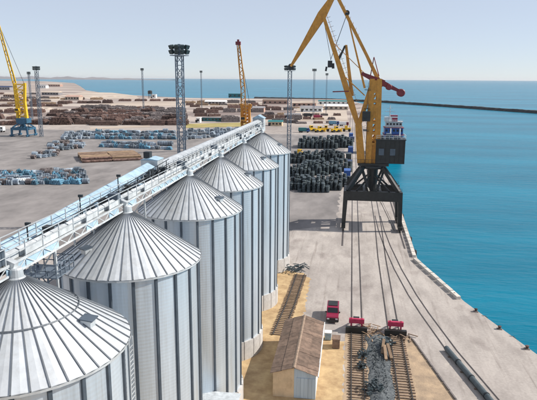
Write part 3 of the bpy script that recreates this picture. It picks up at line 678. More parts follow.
for s_ in (-1, 1):
    b = MB(); b.beam(tn+Vector((0, s_*0.35, 0)), tj+Vector((0, s_*0.7, 0)), 0.3, 0.6, 0.3, 2.4, up=(1, 0, 0)); b.beam(tj+Vector((0, s_*0.7, 0)), tt+Vector((0, s_*0.5, 0)), 0.3, 2.4, 0.3, 0.9, up=(1, 0, 0)); b.build('trunk_girder', 'yellow', bc)
b = MB()
for k in range(1, 10):
    t = k/10; a = tn.lerp(tt, t); b.beam(a+Vector((0, -.5, 0)), a+Vector((0, .5, 0)), 0.3, 0.4)
b.build('trunk_bracing', 'yellow', bc)
b = MB(); b.lathe([(0.3, CY-0.35), (0.75, CY-0.35), (0.62, CY-0.1), (0.62, CY+0.1), (0.75, CY+0.35), (0.3, CY+0.35)], 16, (tn.x, 0, tn.z), 'Y'); b.beam((tn.x-0.7, CY, tn.z-0.6), (tn.x+0.9, CY, tn.z-0.5), 1.0, 0.8); b.build('nose_sheave', 'dark', bc)
b = MB(); b.lathe([(0.3, CY-0.35), (0.8, CY-0.35), (0.68, CY-0.1), (0.68, CY+0.1), (0.8, CY+0.35), (0.3, CY+0.35)], 16, (tt.x, 0, tt.z), 'Y'); b.build('top_sheave', 'dark', bc)
for s_ in (-0.9, 0.9):
    b = MB(); b.beam(tt+Vector((0, s_*0.6, -0.3)), (7.2, CY+s_, 40.4), 0.28, 0.85, 0.28, 0.7, up=(1, 0, 0)); b.build('tie_bar', 'yellow', bc)
b = MB(); ta = tt+Vector((0, 0, -.3)); tbb = Vector((7.2, CY, 40.4))
for k in range(1, 16):
    a = ta.lerp(tbb, k/16); b.beam(a+Vector((0, -.75, 0)), a+Vector((0, .75, 0)), 0.18, 0.18)
for k in range(3, 9):
    a = ta.lerp(tbb, k/16); b.beam(a+Vector((0, -.6, 0)), a+Vector((0.25, -.6, 1.1)), 0.09, 0.09)
b.build('tie_rungs', 'yellow', bc)
# apex frame carrying the luffing rack
ap = P(347, 14)
for s_ in (-1.1, 1.1):
    b = MB(); b.beam((3.3, CY+s_, 38.5), ap+Vector((0, s_*.4, 0)), 0.5, 0.5, 0.3, 0.3); b.beam(ap+Vector((0, s_*.4, 0)), (6.6, CY+s_, 40.6), 0.3, 0.3, 0.4, 0.4); b.build('apex_frame', 'yellow', bc)
b = MB(); b.beam(ap-Vector((0, 1, 0)), ap+Vector((0, 1, 0)), 0.9, 0.6); b.lathe([(0.2, CY-0.3), (0.7, CY-0.3), (0.7, CY+0.3), (0.2, CY+0.3)], 14, (ap.x, 0, ap.z+0.3), 'Y'); b.build('apex_sheave', 'dark', bc)
b = MB(); q1 = P(352, 96); q2 = P(346, 45); b.beam(q1, q2, 1.0, 1.0, 0.7, 0.7); b.beam(q2, jf.lerp(jt, .62), 0.4, 0.4); b.build('luffing_rack', 'yellow', bc)
b = MB(); b.beam(P(345, 46)+Vector((0, -1, 0)), P(338, 62)+Vector((0, -1, 0)), 0.7, 0.5); b.beam(P(339, 60), jf.lerp(jt, .45), 0.3, 0.3); b.build('luffing_link', 'dark', bc)
# ropes
b = MB()
for s_ in (-0.25, 0.25):
    o = Vector((0, s_, 0))
    b.tube(ap+o, P(330.5, 60)+o, 0.07, n=5); b.tube(ap+o, tt+o, 0.06, n=5); b.tube(P(331, 60)+o, jt+o, 0.06, n=5); b.tube((6.3, CY+s_, 41), ap+o, 0.06, n=5)
b.build('hoist_rope', 'dark', bc)
hk = P(330, 64)
b = MB(); b.beam(hk+Vector((0, 0, 0.9)), hk+Vector((0, 0, -0.9)), 1.2, 0.9); b.beam(hk+Vector((0.8, 0, 0.2)), hk+Vector((0.9, 0, -1.2)), 0.7, 0.6)
b.beam(hk+Vector((-0.9, 0, -0.7)), hk+Vector((-1.1, 0, -1.9)), 0.6, 0.5); b.build('hook_block', 'dark', bc)
# counterweight lever
r1, r2 = Vector((2.3, CY, 42.4)), Vector((13.2, CY, 37.5))
for s_ in (-1.4, 1.4):
    b = MB(); b.beam(r1+Vector((0, s_, 0)), r1.lerp(r2, .55)+Vector((0, s_*.8, 0)), 0.4, 0.8, 0.4, 1.9, up=(0, 0, 1)); b.beam(r1.lerp(r2, .55)+Vector((0, s_*.8, 0)), r2+Vector((0, s_*.7, 0)), 0.4, 1.4, 0.4, 0.6); b.build('counterweight_lever', 'redp', bc)
for t, rad in ((0.68, 0.8), (0.98, 1.05)):
    c = r1.lerp(r2, t)-Vector((0, 0, 0.25)); b = MB(); b.lathe([(0.001, CY-1.8), (rad*.85, CY-1.8), (rad, CY-1.6), (rad, CY+1.6), (rad*.85, CY+1.8), (0.001, CY+1.8)], 20, (c.x, 0, c.z), 'Y'); b.build('counterweight', 'redp', bc)
b = MB()
for s_ in (-0.8, 0.8): b.beam(P(370, 78)+Vector((0, s_, 0)), P(374, 57), 0.16, 0.16); b.beam(P(379, 76)+Vector((0, s_, 0)), P(374, 57), 0.16, 0.16)
b.build('lever_frame', 'redp', bc)
b = MB(); b.beam(P(333, 91.5)-Vector((0, 2.5, 0)), P(349, 91)-Vector((0, 2.5, 0)), 0.6, 0.3); b.build('jib_platform', 'redp', bc)

# ------------------------------------------------------------------ left yellow crane
def simple_crane(px, yb, label, jib_px, jib_y, body_top, w_, m_, base_m, colw=1.0):
    c = gnd(px, yb); e = empty('portal_crane', (c.x, c.y, 0), label, 'crane', 'portal cranes')
    gantry(e, c.x-6, c.x+6, c.y-5, c.y+5, 4.5, 6.2, 9.0, 3.0, base_m, c.x, c.y)
    b = MB(); b.box(c.x-3.5, c.x+4.5, c.y-2.6, c.y+3.6, 9.25, 12.6); b.build('machine_house', base_m, e)
    tz = at_y(px, body_top, c.y).z
    for s_ in (-1, 1):
        b = MB(); b.beam((c.x+s_*w_*0.5, c.y, 12.6), (c.x+s_*w_*0.42, c.y, 24), 1.7*colw, 2.2, 1.5*colw, 2.0); b.beam((c.x+s_*w_*0.42, c.y, 23.8), (c.x+s_*w_*0.6, c.y, tz), 1.5*colw, 1.8, 1.5*colw, 1.6); b.build('tower_column', m_, e)
    b = MB()
    for k in range(7):
        z_ = 14+(tz-15)*k/6; b.beam((c.x-w_*.5, c.y, z_), (c.x+w_*.5, c.y, z_), 0.8, 0.7)
        if k < 6: b.beam((c.x-w_*.45, c.y, z_), (c.x+w_*.45, c.y, z_+(tz-15)/6), 0.5, 0.5)
    b.build('tower_bracing', m_, e)
    b = MB(); b.box(c.x-w_*.3-1.0, c.x-w_*.3+1.6, c.y-4.0, c.y-1.2, 17, 19.6); cb_ = b.build('operator_cab', m_, e)
    b = MB(); b.box(c.x-w_*.3-0.8, c.x-w_*.3+1.4, c.y-4.06, c.y-4.02, 17.9, 19.2); b.build('cab_window', 'glass', cb_)
    pts = [Vector((c.x-w_*0.25, c.y-1.5, 15.0))] + [at_y(a, b_, jib_y[i]) for i, (a, b_) in enumerate(jib_px)]
    for i in range(len(pts)-1):
        a, d = pts[i], pts[i+1]; wa = 1.5-0.4*i; wb = 1.1-0.4*i
        for s_ in (-1, 1):
            b = MB(); b.beam(a+Vector((s_*wa, 0, 0)), d+Vector((s_*wb, 0, 0)), 0.55, 0.9, 0.45, 0.6); b.build('jib_girder', m_, e)
        b = MB(); nb_ = 12
        for k in range(nb_):
            u, v = a.lerp(d, k/nb_), a.lerp(d, (k+1)/nb_); wu = wa+(wb-wa)*k/nb_; wv_ = wa+(wb-wa)*(k+1)/nb_
            q = 1 if k % 2 else -1
            b.beam(u+Vector((q*wu, 0, 0)), v+Vector((-q*wv_, 0, 0)), 0.3, 0.3)
        b.build('jib_bracing', m_, e)
    tip = pts[-1]
    b = MB(); b.beam(tip+Vector((-1.3, 0, -0.6)), tip+Vector((1.3, 0, -0.6)), 1.6, 1.7); b.beam(tip+Vector((0, 0, -0.6)), tip+Vector((0, 0, 1.3)), 1.0, 1.0); b.build('jib_head', 'redp' if colw < 1 else m_, e)
    b = MB()
    for s_ in (-1, 1): b.tube(Vector((c.x+s_*w_*0.5, c.y, tz)), tip, 0.13, n=5)
    b.build('stay_rope', 'dark', e)
    return e
simple_crane(24, 136, 'bright yellow crane on a blue portal at the left picture edge', [(14.5, 83), (-3, 20)], [362, 340], 83, 6.5, 'yellow2', 'shipteal')
simple_crane(246, 150, 'yellow crane with upright lattice jib behind the silo row', [(243, 88), (238.2, 42)], [318, 305], 104, 4.5, 'yellow', 'tealpipe', 0.8)

# ------------------------------------------------------------------ rails
def track(name, L, gauge, label, sleepers, embed=True, z=0.0):
    """L: centreline points"""
    e = empty(name, (L[0][0], L[0][1], z), label, 'track')
    pts = [Vector((p[0], p[1])) for p in L]
    def offs(o):
        out = []
        for i, p in enumerate(pts):
            d = (pts[min(i+1, len(pts)-1)]-pts[max(i-1, 0)]).normalized(); out.append(p+Vector((d.y, -d.x))*o)
        return out
    for s_ in (-1, 1):
        q = offs(s_*gauge/2); b = MB()
        for i in range(len(q)-1):
            if embed: b.beam((*q[i], z+0.01), (*q[i+1], z+0.01), 0.15, 0.03)
            else: b.beam((*q[i], z+0.20), (*q[i+1], z+0.20), 0.14, 0.14)
        b.build('rail', 'rail', e)
        if embed:
            b = MB()
            o0, o1 = offs(s_*gauge/2-0.16), offs(s_*gauge/2+0.16)
            for i in range(len(q)-1): b.add([(*o0[i], z+0.008), (*o1[i], z+0.008), (*o1[i+1], z+0.008), (*o0[i+1], z+0.008)], [(0, 1, 2, 3)])
            b.build('rail_groove', 'groove', e)
    if sleepers:
        me = MB().box(-1.35, 1.35, -0.13, 0.13, 0.0, 0.13).mesh('sleeper', 'sleeper')
        a, c = pts[0], pts[-1]; n_ = int((c-a).length/0.72); ang = math.atan2((c-a).y, (c-a).x)-math.pi/2
        for k in range(n_):
            p = a.lerp(c, (k+.5)/n_)-pts[0]; child('sleeper', me, e, ang+rnd.uniform(-.03, .03), (p.x+rnd.uniform(-.06, .06), p.y, 0.015))
    return e
M['groove'] = mat('rail_groove', (0.16, 0.14, 0.135), 0.95, 0, 0.25, 0.8)
T1, T2 = 2.15, 8.35
track('railway_track', [(T1, 58), (T1, 87.6)], 1.75, 'sleepered track ending at the left red buffer stop', True, False)
track('railway_track', [(T2, 58), (T2, 87.6)], 1.75, 'sleepered track ending at the right red buffer stop', True, False)
track('railway_track', [(T1, 90.2), (T1, 400), (T1, 800)], 1.75, 'left pair of rails set in the quay concrete', False)
track('railway_track', [(T2-0.15, 90.2), (T2-0.15, 130), (T2+0.3, 160), (T2+0.6, 400), (T2+.6, 800)], 1.75, 'middle pair of rails set in the quay concrete', False)
branch = [(22.0, 60), (19.6, 70.6), (16.6, 84), (14.2, 98), (12.9, 107), (11.3, 122), (10.0, 140), (9.3, 155), (9.0, 172)]
track('railway_track', branch, 1.6, 'curved branch rails running beside the long grey pipe', False)
track('railway_track', [(-10.6, 85.0), (-9.9, 98), (-9.5, 115)], 1.6, 'short sleepered track on the sand beyond the brown-roofed shed', True, False)
# crane rails
for x_, lab in ((LX, 'crane rail under the left legs of the big crane'), (RX, 'crane rail under the legs at the quay edge')):
    e = empty('crane_rail', (x_, 120, 0), lab, 'rail')
    b = MB(); b.box(x_-0.07, x_+0.07, 138, 700, 0.004, 0.05); b.build('rail_head', 'rail', e)
    b = MB(); b.add([(x_-0.28, 138, 0.006), (x_+0.28, 138, 0.006), (x_+0.28, 700, 0.006), (x_-0.28, 700, 0.006)], [(0, 1, 2, 3)]); b.build('rail_groove', 'groove', e)

# buffer stops: red frames of bent rail with a black timber beam
def buffer_stop(x, y, label):
    e = empty('buffer_stop', (x, y, 0), label, 'buffer stop', 'red buffer stops at the track ends')
    for s_ in (-0.87, 0.87):
        b = MB(); b.beam((x+s_, y, 0.15), (x+s_, y, 2.3), 0.24, 0.28); b.beam((x+s_, y+0.05, 2.1), (x+s_, y+2.9, 0.25), 0.22, 0.26); b.build('strut', 'pink', e)
    b = MB(); b.box(x-1.25, x+1.25, y-0.32, y+0.2, 1.45, 2.2); b.build('cross_beam', 'pink', e)
    b = MB(); b.box(x-1.0, x+1.0, y+1.4, y+1.7, 0.7, 1.15); b.build('rear_tie', 'pink', e)
    b = MB(); b.add([(x-1.0, y+0.2, 2.2), (x+1.0, y+0.2, 2.2), (x+1.0, y+1.4, 1.45), (x-1.0, y+1.4, 1.45), (x-1.0, y+0.2, 2.1), (x+1.0, y+0.2, 2.1), (x+1.0, y+1.4, 1.35), (x-1.0, y+1.4, 1.35)], [(0, 1, 2, 3), (7, 6, 5, 4), (0, 4, 5, 1), (1, 5, 6, 2), (2, 6, 7, 3), (3, 7, 4, 0)]); b.build('top_plate', 'pink', e)
    b = MB(); b.box(x-0.55, x+0.45, y+0.35, y+1.05, 1.7, 2.12); b.build('dark_gap_block', 'blackp', e)  # black block added to stand in for the dark gap in the frame
    for k in range(3):
        b = MB(); b.box(x-1.75, x+1.75, y-1.1+k*0.26, y-0.86+k*0.26, 0.03, 1.05-0.02*k); b.build('timber', 'blackp', e)
buffer_stop(T1-0.1, 88.9, 'left of the two red buffer stops, black timbers in front')
buffer_stop(T2, 88.7, 'right of the two red buffer stops, nearer the quay edge')

# ------------------------------------------------------------------ ballast heap between the tracks
def gravel():
    rr = random.Random(5); b = MB(); nx, ny = 14, 60; x0, x1, y0_, y1_ = 3.6, 7.0, 56, 87.4
    vs = []
    for j in range(ny+1):
        for i in range(nx+1):
            u, v = i/nx, j/ny; ed = min(u, 1-u)*2; z = 0.02 + 0.38*(ed**0.7)*(0.6+0.4*math.sin(v*17+1)*math.sin(v*5.3)) + rr.uniform(0, .12)*ed
            wob = 0.35*math.sin(v*23)+0.2*math.sin(v*51); vs.append((x0+(x1-x0)*u+wob*(1-abs(2*u-1))*0.3+(wob*.5 if u < .5 else -wob*.5)*(1-ed), y0_+(y1_-y0_)*v, z))
    b.add(vs, [(j*(nx+1)+i, j*(nx+1)+i+1, (j+1)*(nx+1)+i+1, (j+1)*(nx+1)+i) for j in range(ny) for i in range(nx)])
    for _ in range(1500):
        x, y = rr.gauss(5.3, 0.95), rr.uniform(57, 87); r = rr.uniform(0.05, 0.17)
        z = 0.26 if abs(x-5.3) < 0.9 else 0.06
        a = [Vector((rr.uniform(-1, 1), rr.uniform(-1, 1), rr.uniform(-.8, .8))).normalized()*r for _ in range(1)]
        q = [(x+r*rr.uniform(.7, 1.1), y, z), (x, y+r*rr.uniform(.7, 1.1), z), (x-r, y, z), (x, y-r, z), (x+rr.uniform(-.05, .05), y, z+r*1.1), (x, y, z-r)]
        b.add(q, [(0, 1, 4), (1, 2, 4), (2, 3, 4), (3, 0, 4), (1, 0, 5), (2, 1, 5), (3, 2, 5), (0, 3, 5)])
    return b
tag(gravel().build('gravel_heap', 'gravel'), 'blue-grey gravel heaped between the two sleepered tracks', 'gravel', None, 'stuff')
def scrap_lump(px, py, s_, label, m_='scrap'):
    c = gnd(px, py); rr = random.Random(int(px*7)); b = MB()
    for _ in range(40):
        a = c+Vector((rr.gauss(0, s_*.45), rr.gauss(0, s_*.6), rr.uniform(0.25, 0.45+s_*0.55))); d = Vector((rr.uniform(-1, 1), rr.uniform(-1, 1), rr.uniform(-.3, .5)))*s_*rr.uniform(.3, .8)
        b.beam(a, a+d, rr.uniform(.08, .3), rr.uniform(.06, .25))
    return tag(b.build('scrap_heap', m_, None, c), label, 'scrap', 'dark scrap lying on the gravel', 'stuff')
scrap_lump(364, 357, 0.95, 'dark scrap at the far left of the gravel')
scrap_lump(372, 391, 1.3, 'larger dark scrap lump on the near gravel')
scrap_lump(362, 369, 0.6, 'small dark scrap lump in the middle of the gravel')
scrap_lump(387, 346, 1.2, 'dark scrap before the right buffer stop')
for i, (px, py, l_, ang, lab) in enumerate(((382, 356, 3.4, 1.45, 'pale timber post, left of three beside the right track'), (386, 362, 3.2, 1.6, 'pale timber post, middle of three beside the right track'), (391.5, 361, 3.3, 1.7, 'pale timber post, right of three beside the right track'))):
    c = gnd(px, py); d = Vector((math.cos(ang), math.sin(ang), 0.22)); b = MB(); b.beam(c+Vector((0, 0, .3)), c+Vector((0, 0, .3))+d*l_, 0.42, 0.42)
    o = b.build('timber_post', 'tanpipe', None, c); tag(o, lab, 'post', 'pale posts by the right track')

# loose tangled timbers between the buffer stops
def debris(name, px, py, n_, sx, sy, ml, m_, label, cat, hgt=0.6):
    c = gnd(px, py); rr = random.Random(int(px*13+py)); b = MB()
    for _ in range(n_):
        a = c+Vector((rr.gauss(0, sx), rr.gauss(0, sy), rr.uniform(.08, hgt))); t = rr.uniform(0, math.pi)
        d = Vector((math.cos(t), math.sin(t), rr.uniform(-.08, .12)))*rr.uniform(.3, 1)*ml; b.beam(a-d/2, a+d/2, rr.uniform(.08, .2), rr.uniform(.06, .16))
    return tag(b.build(name, m_, None, c), label, cat)
debris('timber_debris', 374, 333, 34, 1.1, 1.5, 2.4, 'tanpipe', 'tangled pale timber between the two red buffer stops', 'debris')
debris('scrap_ring', 297, 271, 60, 1.0, 1.2, 1.7, 'scrap', 'dark tangled heap at the far end of the sand track', 'scrap', 1.3)
debris('timber_debris', 403, 337, 14, 1.0, .7, 2.0, 'sleeper', 'brown timber scraps right of the right buffer stop', 'debris')

# ------------------------------------------------------------------ shed with the brown roof
def shed():
    x0, x1, y0_, y1_ = -9.3, -3.05, 66.9, 83.8; ez, rz = 3.45, 4.35; xm = (x0+x1)/2
    e = empty('brown_roof_shed', (xm, (y0_+y1_)/2, 0), 'long low shed with a brown gabled roof beside the sandy strip', 'shed')
    xi0, xi1, yi0, yi1 = x0+0.35, x1-0.3, y0_+0.3, y1_-0.3
    def gz(x): return ez + (rz-ez)*(1-abs(x-xm)/(xm-x0)) - 0.12
    b = MB(); b.prism([(xi0, 0), (xm, 0), (xm, gz(xm)), (xi0, gz(xi0))], 'Y', yi0, yi0+0.2); b.build('front_wall', 'cream', e)
    b = MB(); b.prism([(xm+0.003, 0), (xi1, 0), (xi1, gz(xi1)), (xm+0.003, gz(xm+0.003))], 'Y', yi0+0.02, yi0+0.2); b.build('front_wall', 'blue_wall', e)
    b = MB(); b.prism([(xi0, 0), (xi1, 0), (xi1, gz(xi1)), (xm, gz(xm)), (xi0, gz(xi0))], 'Y', yi1-0.2, yi1); b.build('rear_wall', 'cream', e)
    for xa in (xi0, xi1-0.2):
        b = MB(); b.box(xa, xa+0.2, yi0+0.22, yi1-0.22, 0, gz(xi0)-0.02); sw = b.build('side_wall', 'cream' if xa == xi0 else 'white', e)
    # door in the blue half
    for k in range(5):
        xa = xm+0.35+k*0.5; b = MB(); b.box(xa, xa+0.47, yi0-0.04, yi0+0.015, 0.05, 2.9); b.build('door_plank', 'blue_wall', e)
    # roof sheets, each its own overlapping strip
    nn_ = 14; wdt = (y1_-y0_)/nn_
    for side in (-1, 1):
        for k in range(nn_):
            ya_ = y0_+k*wdt; lift = rnd.uniform(0, 0.05)
            for r_ in range(2):
                fa, fb = (r_*0.5, r_*0.5+0.53)
                xa = xm+side*(xm-x0)*fa; xb = xm+side*(xm-x0)*min(1.0, fb)
                za_ = rz-(rz-ez)*fa+0.06*(1-r_)+lift; zb_ = rz-(rz-ez)*min(1, fb)+0.06*(1-r_)+lift
                b = MB(); nw = 3; vs = []
                for q in range(2*nw+1):
                    y_ = ya_+0.01+(wdt-0.02)*q/(2*nw); dz = 0.05 if q % 2 else 0
                    vs += [(xa, y_, za_+dz), (xb, y_, zb_+dz), (xa, y_, za_+dz-0.05), (xb, y_, zb_+dz-0.05)]
                fs = []
                for q in range(2*nw):
                    o, p = 4*q, 4*q+4; fs += [(o, o+1, p+1, p), (o+2, p+2, p+3, o+3), (o+1, o+3, p+3, p+1), (o, p, p+2, o+2)]
                fs += [(0, 2, 3, 1), (8*nw, 8*nw+1, 8*nw+3, 8*nw+2)]
                b.add(vs, fs); b.build('roof_sheet', 'brown_roof', e)
    b = MB(); b.prism([(xm-0.22, rz+0.08), (xm, rz+0.2), (xm+0.22, rz+0.08), (xm, rz+0.12)], 'Y', y0_-0.02, y1_+0.02); b.build('ridge_cap', 'sleeper', e)
    b = MB(); b.beam((x1+0.02, y0_, ez-0.06), (x1+0.02, y1_, ez-0.06), 0.16, 0.2); b.build('gutter', 'white', e)
shed()
def small_box(name, px, py, w_, d_, h_, m_, label, cat, roof=None, lid='white'):
    c = gnd(px, py); e = empty(name, c, label, cat)
    b = MB(); b.box(c.x-w_/2, c.x+w_/2, c.y, c.y+d_, 0.08, h_); b.build('body', m_, e)
    b = MB(); b.box(c.x-w_/2-.08, c.x+w_/2+.08, c.y-.08, c.y+d_+.08, h_+0.003, h_+0.12); b.build('lid', lid, e)
    for s_ in (-1, 1):
        b = MB(); b.box(c.x+s_*w_*.38-.08, c.x+s_*w_*.38+.08, c.y+.1, c.y+d_-.1, 0, 0.078); b.build('skid', 'sleeper', e)
    b = MB(); b.box(c.x-w_*.32, c.x+w_*.32, c.y-.05, c.y-.002, .25, h_-.25); b.build('door', m_, e)
small_box('steel_cabinet', 327.8, 340.5, 1.0, 1.0, 1.2, 'hood', 'small pale blue and white cabinet at the far right corner of the shed', 'cabinet')
small_box('wooden_crate', 335.8, 349, 1.15, 1.5, 1.5, 'brown_roof', 'reddish brown box standing right of the shed', 'box', lid='brown_roof')
# white-roofed hut between the second and third silo
def hut():
    x0, x1, y0_, y1_ = -16.6, -11.7, 54.2, 59.6; e = empty('white_hut', ((x0+x1)/2, (y0_+y1_)/2, 0), 'low white flat-roofed hut at the foot of the third silo', 'hut')
    b = MB(); b.box(x0+.15, x1-.15, y0_+.15, y1_-.15, 0, 4.5); b.build('wall', 'skirt', e)
    for k in range(6):
        w_ = (y1_-y0_)/6; b = MB(); b.box(x0, x1, y0_+k*w_+.01, y0_+(k+1)*w_-.01, 4.51, 4.6); b.build('roof_panel', 'dullw', e)
    b = MB(); b.box(x1-.16, x1-.08, y0_+2, y0_+3, 0.05, 2.1); b.build('door', 'hood', e)
hut()

# ------------------------------------------------------------------ red car
def wheel(b_parent, x, y, r, w_, name='wheel'):
    b = MB(); b.lathe([(r*.55, x-w_/2), (r*.95, x-w_/2), (r, x-w_*.3), (r, x+w_*.3), (r*.95, x+w_/2), (r*.55, x+w_/2)], 16, (0, y, r), 'X'); t_ = b.build(name, 'rubber', b_parent)
    b = MB(); b.lathe([(0.001, x-w_*.42), (r*.56, x-w_*.42), (r*.56, x+w_*.42), (0.001, x+w_*.42)], 12, (0, y, r), 'X'); b.build('rim', 'galv', t_)
def red_car():
    x, y = -2.0, 91.2; e = empty('red_van', (x, y+2.6, 0), 'small red van facing the camera near the shed corner', 'van')
    W = 1.02
    b = MB(); b.prism([(y, .45), (y, 1.05), (y+.12, 1.2), (y+1.25, 1.36), (y+1.9, 2.12), (y+2.3, 2.2), (y+5.0, 2.15), (y+5.25, 1.9), (y+5.25, .45)], 'X', x-W, x+W); b.build('body', 'carred', e)
    b = MB(); b.add([(x-W*.88, y+1.29, 1.44), (x+W*.88, y+1.29, 1.44), (x+W*.82, y+1.86, 2.1), (x-W*.82, y+1.86, 2.1)], [(0, 1, 2, 3)]); b.build('windscreen', 'glass', e)
    for s_ in (-1, 1):
        b = MB(); xx = x+s_*(W+0.004); b.add([(xx, y+1.75, 1.42), (xx, y+2.2, 2.02), (xx, y+4.8, 1.98), (xx, y+4.9, 1.42)], [(0, 1, 2, 3)]); b.build('side_window', 'glass', e)
        b = MB(); b.box(x+s_*.72-.2, x+s_*.72+.2, y-.03, y+.05, .72, .95); b.build('headlight', 'white', e)
        b = MB(); b.beam((x+s_*W, y+1.6, 1.4), (x+s_*(W+.25), y+1.55, 1.45), .18, .2); b.build('mirror', 'blackp', e)
    b = MB(); b.box(x-W-.02, x+W+.02, y-.16, y-.005, .32, .66); b.build('bumper', 'blackp', e)
    b = MB(); b.box(x-.5, x+.5, y-.03, y-.002, .72, .98); b.build('grille', 'blackp', e)
    b = MB(); b.box(x-.8, x+.8, y+2.5, y+4.6, 2.22, 2.30); b.build('roof_rack', 'blackp', e)
    for yy in (y+.95, y+4.2):
        for s_ in (-1, 1): wheel(e, x+s_*(W-.06), yy, .36, .24)
red_car()

# ------------------------------------------------------------------ quay edge kerbs, bollards, fenders, pipe
kerb_spans = [((16.6, 215), (16.25, 131)), ((16.1, 129.2), (22.0, 105.6))]
for (a, c), lab in zip(kerb_spans, ('straight stretch of pale concrete kerb along the quay edge by the crane', 'slanting stretch of pale concrete kerb where the quay edge turns')):
    a, c = Vector(a), Vector(c); d = (c-a); n_ = max(2, int(d.length/3.1)); u = d.normalized(); nr = Vector((-u.y, u.x))
    e = empty('quay_kerb', (a.x, a.y, 0), lab, 'kerb')
    for k in range(n_):
        p, q = a+d*(k+.02)/n_, a+d*(k+.93)/n_; sh = nr*rnd.uniform(-.04, .04)-Vector((.5, 0))
        b = MB(); b.beam((*(p+sh), .3), (*(q+sh), .3), .8, .6); b.build('kerb_block', 'concrete', e)
for i, (px, py) in enumerate(((459, 296), (481, 312), (505, 329.5), (533, 349.5))):
    c = gnd(px, py)-Vector((0.9, 0, 0)); e = empty('bollard', c, ['bollard at the end of the slanting kerb', 'second bollard along the right quay edge', 'third bollard along the right quay edge', 'rightmost bollard on the quay edge'][i], 'bollard', 'bollards on the quay edge')
    b = MB(); b.box(c.x-.36, c.x+.36, c.y-.36, c.y+.36, 0, .12); b.build('plate', 'groove', e)
    b = MB(); b.lathe([(.24, .12), (.19, .38), (.31, .46), (.31, .55), (.2, .6), (.001, .62)], 14, (c.x, c.y, 0)); b.build('post', 'rust', e)
fe = [(16.55, 138), (16.6, 150), (16.7, 176), (16.8, 190), (19.3, 118), (24.6, 98.6), (27.3, 90.8), (31.6, 78.9)]
for i, (x, y) in enumerate(fe):
    e = empty('tyre_fender', (x+.35, y, -1.0), 'black rubber fender hanging on the quay wall', 'fender', 'fenders on the quay wall')
    b = MB(); b.lathe([(.3, x-.02), (.75, x-.02), (.85, x+.25), (.75, x+.5), (.3, x+.5)], 16, (0, y, -1.0), 'X'); b.build('tyre', 'rubber', e)
    b = MB(); b.beam((x+.2, y, -.2), (x+.2, y, .05), .06, .06); b.beam((x+.2, y, .03), (x-.5, y, .03), .06, .06); b.build('chain', 'rust', e)
# long pipe
p0, p1 = Vector((15.75, 84.0, .42)), Vector((20.9, 62.0, .42))
pe = empty('long_pipe', (p0.x, p0.y, 0), 'long grey pipe lying on the quay at lower right', 'pipe')
M['pipegrey'] = mat('pipe_grey', (0.07, 0.09, 0.10), 0.55, 0.1, 0.2, 1.0)
ns = 5
for k in range(ns):
    a, c = p0.lerp(p1, k/ns), p0.lerp(p1, (k+.985)/ns); b = MB(); b.tube(a, c, .40, n=16); b.build('pipe_section', 'pipegrey', pe, smooth=False)
    b = MB(); u = (p1-p0).normalized(); b.tube(c-u*.12, c+u*.1, .47, n=16); b.build('flange', 'dark', pe)
    b = MB(); m_ = a.lerp(c, .5); b.box(m_.x-.6, m_.x+.6, m_.y-.15, m_.y+.15, 0, .12); b.build('chock', 'sleeper', pe)
# low kerb between the earth bed and the quay concrete
ke = empty('earth_kerb', (11, 86.6, 0), 'dark low kerb between the earth bed and the quay concrete', 'kerb')
kp = [Vector((10.4, 88.4)), Vector((11.1, 86.6)), Vector((14.8, 69.9)), Vector((15.5, 60))]
for i in range(3):
    d = kp[i+1]-kp[i]; n_ = max(1, int(d.length/2))
    for k in range(n_):
        b = MB(); b.beam((*(kp[i]+d*(k+.02)/n_), .1), (*(kp[i]+d*(k+.98)/n_), .1), .22, .22); b.build('kerb_stone', 'groove', ke)

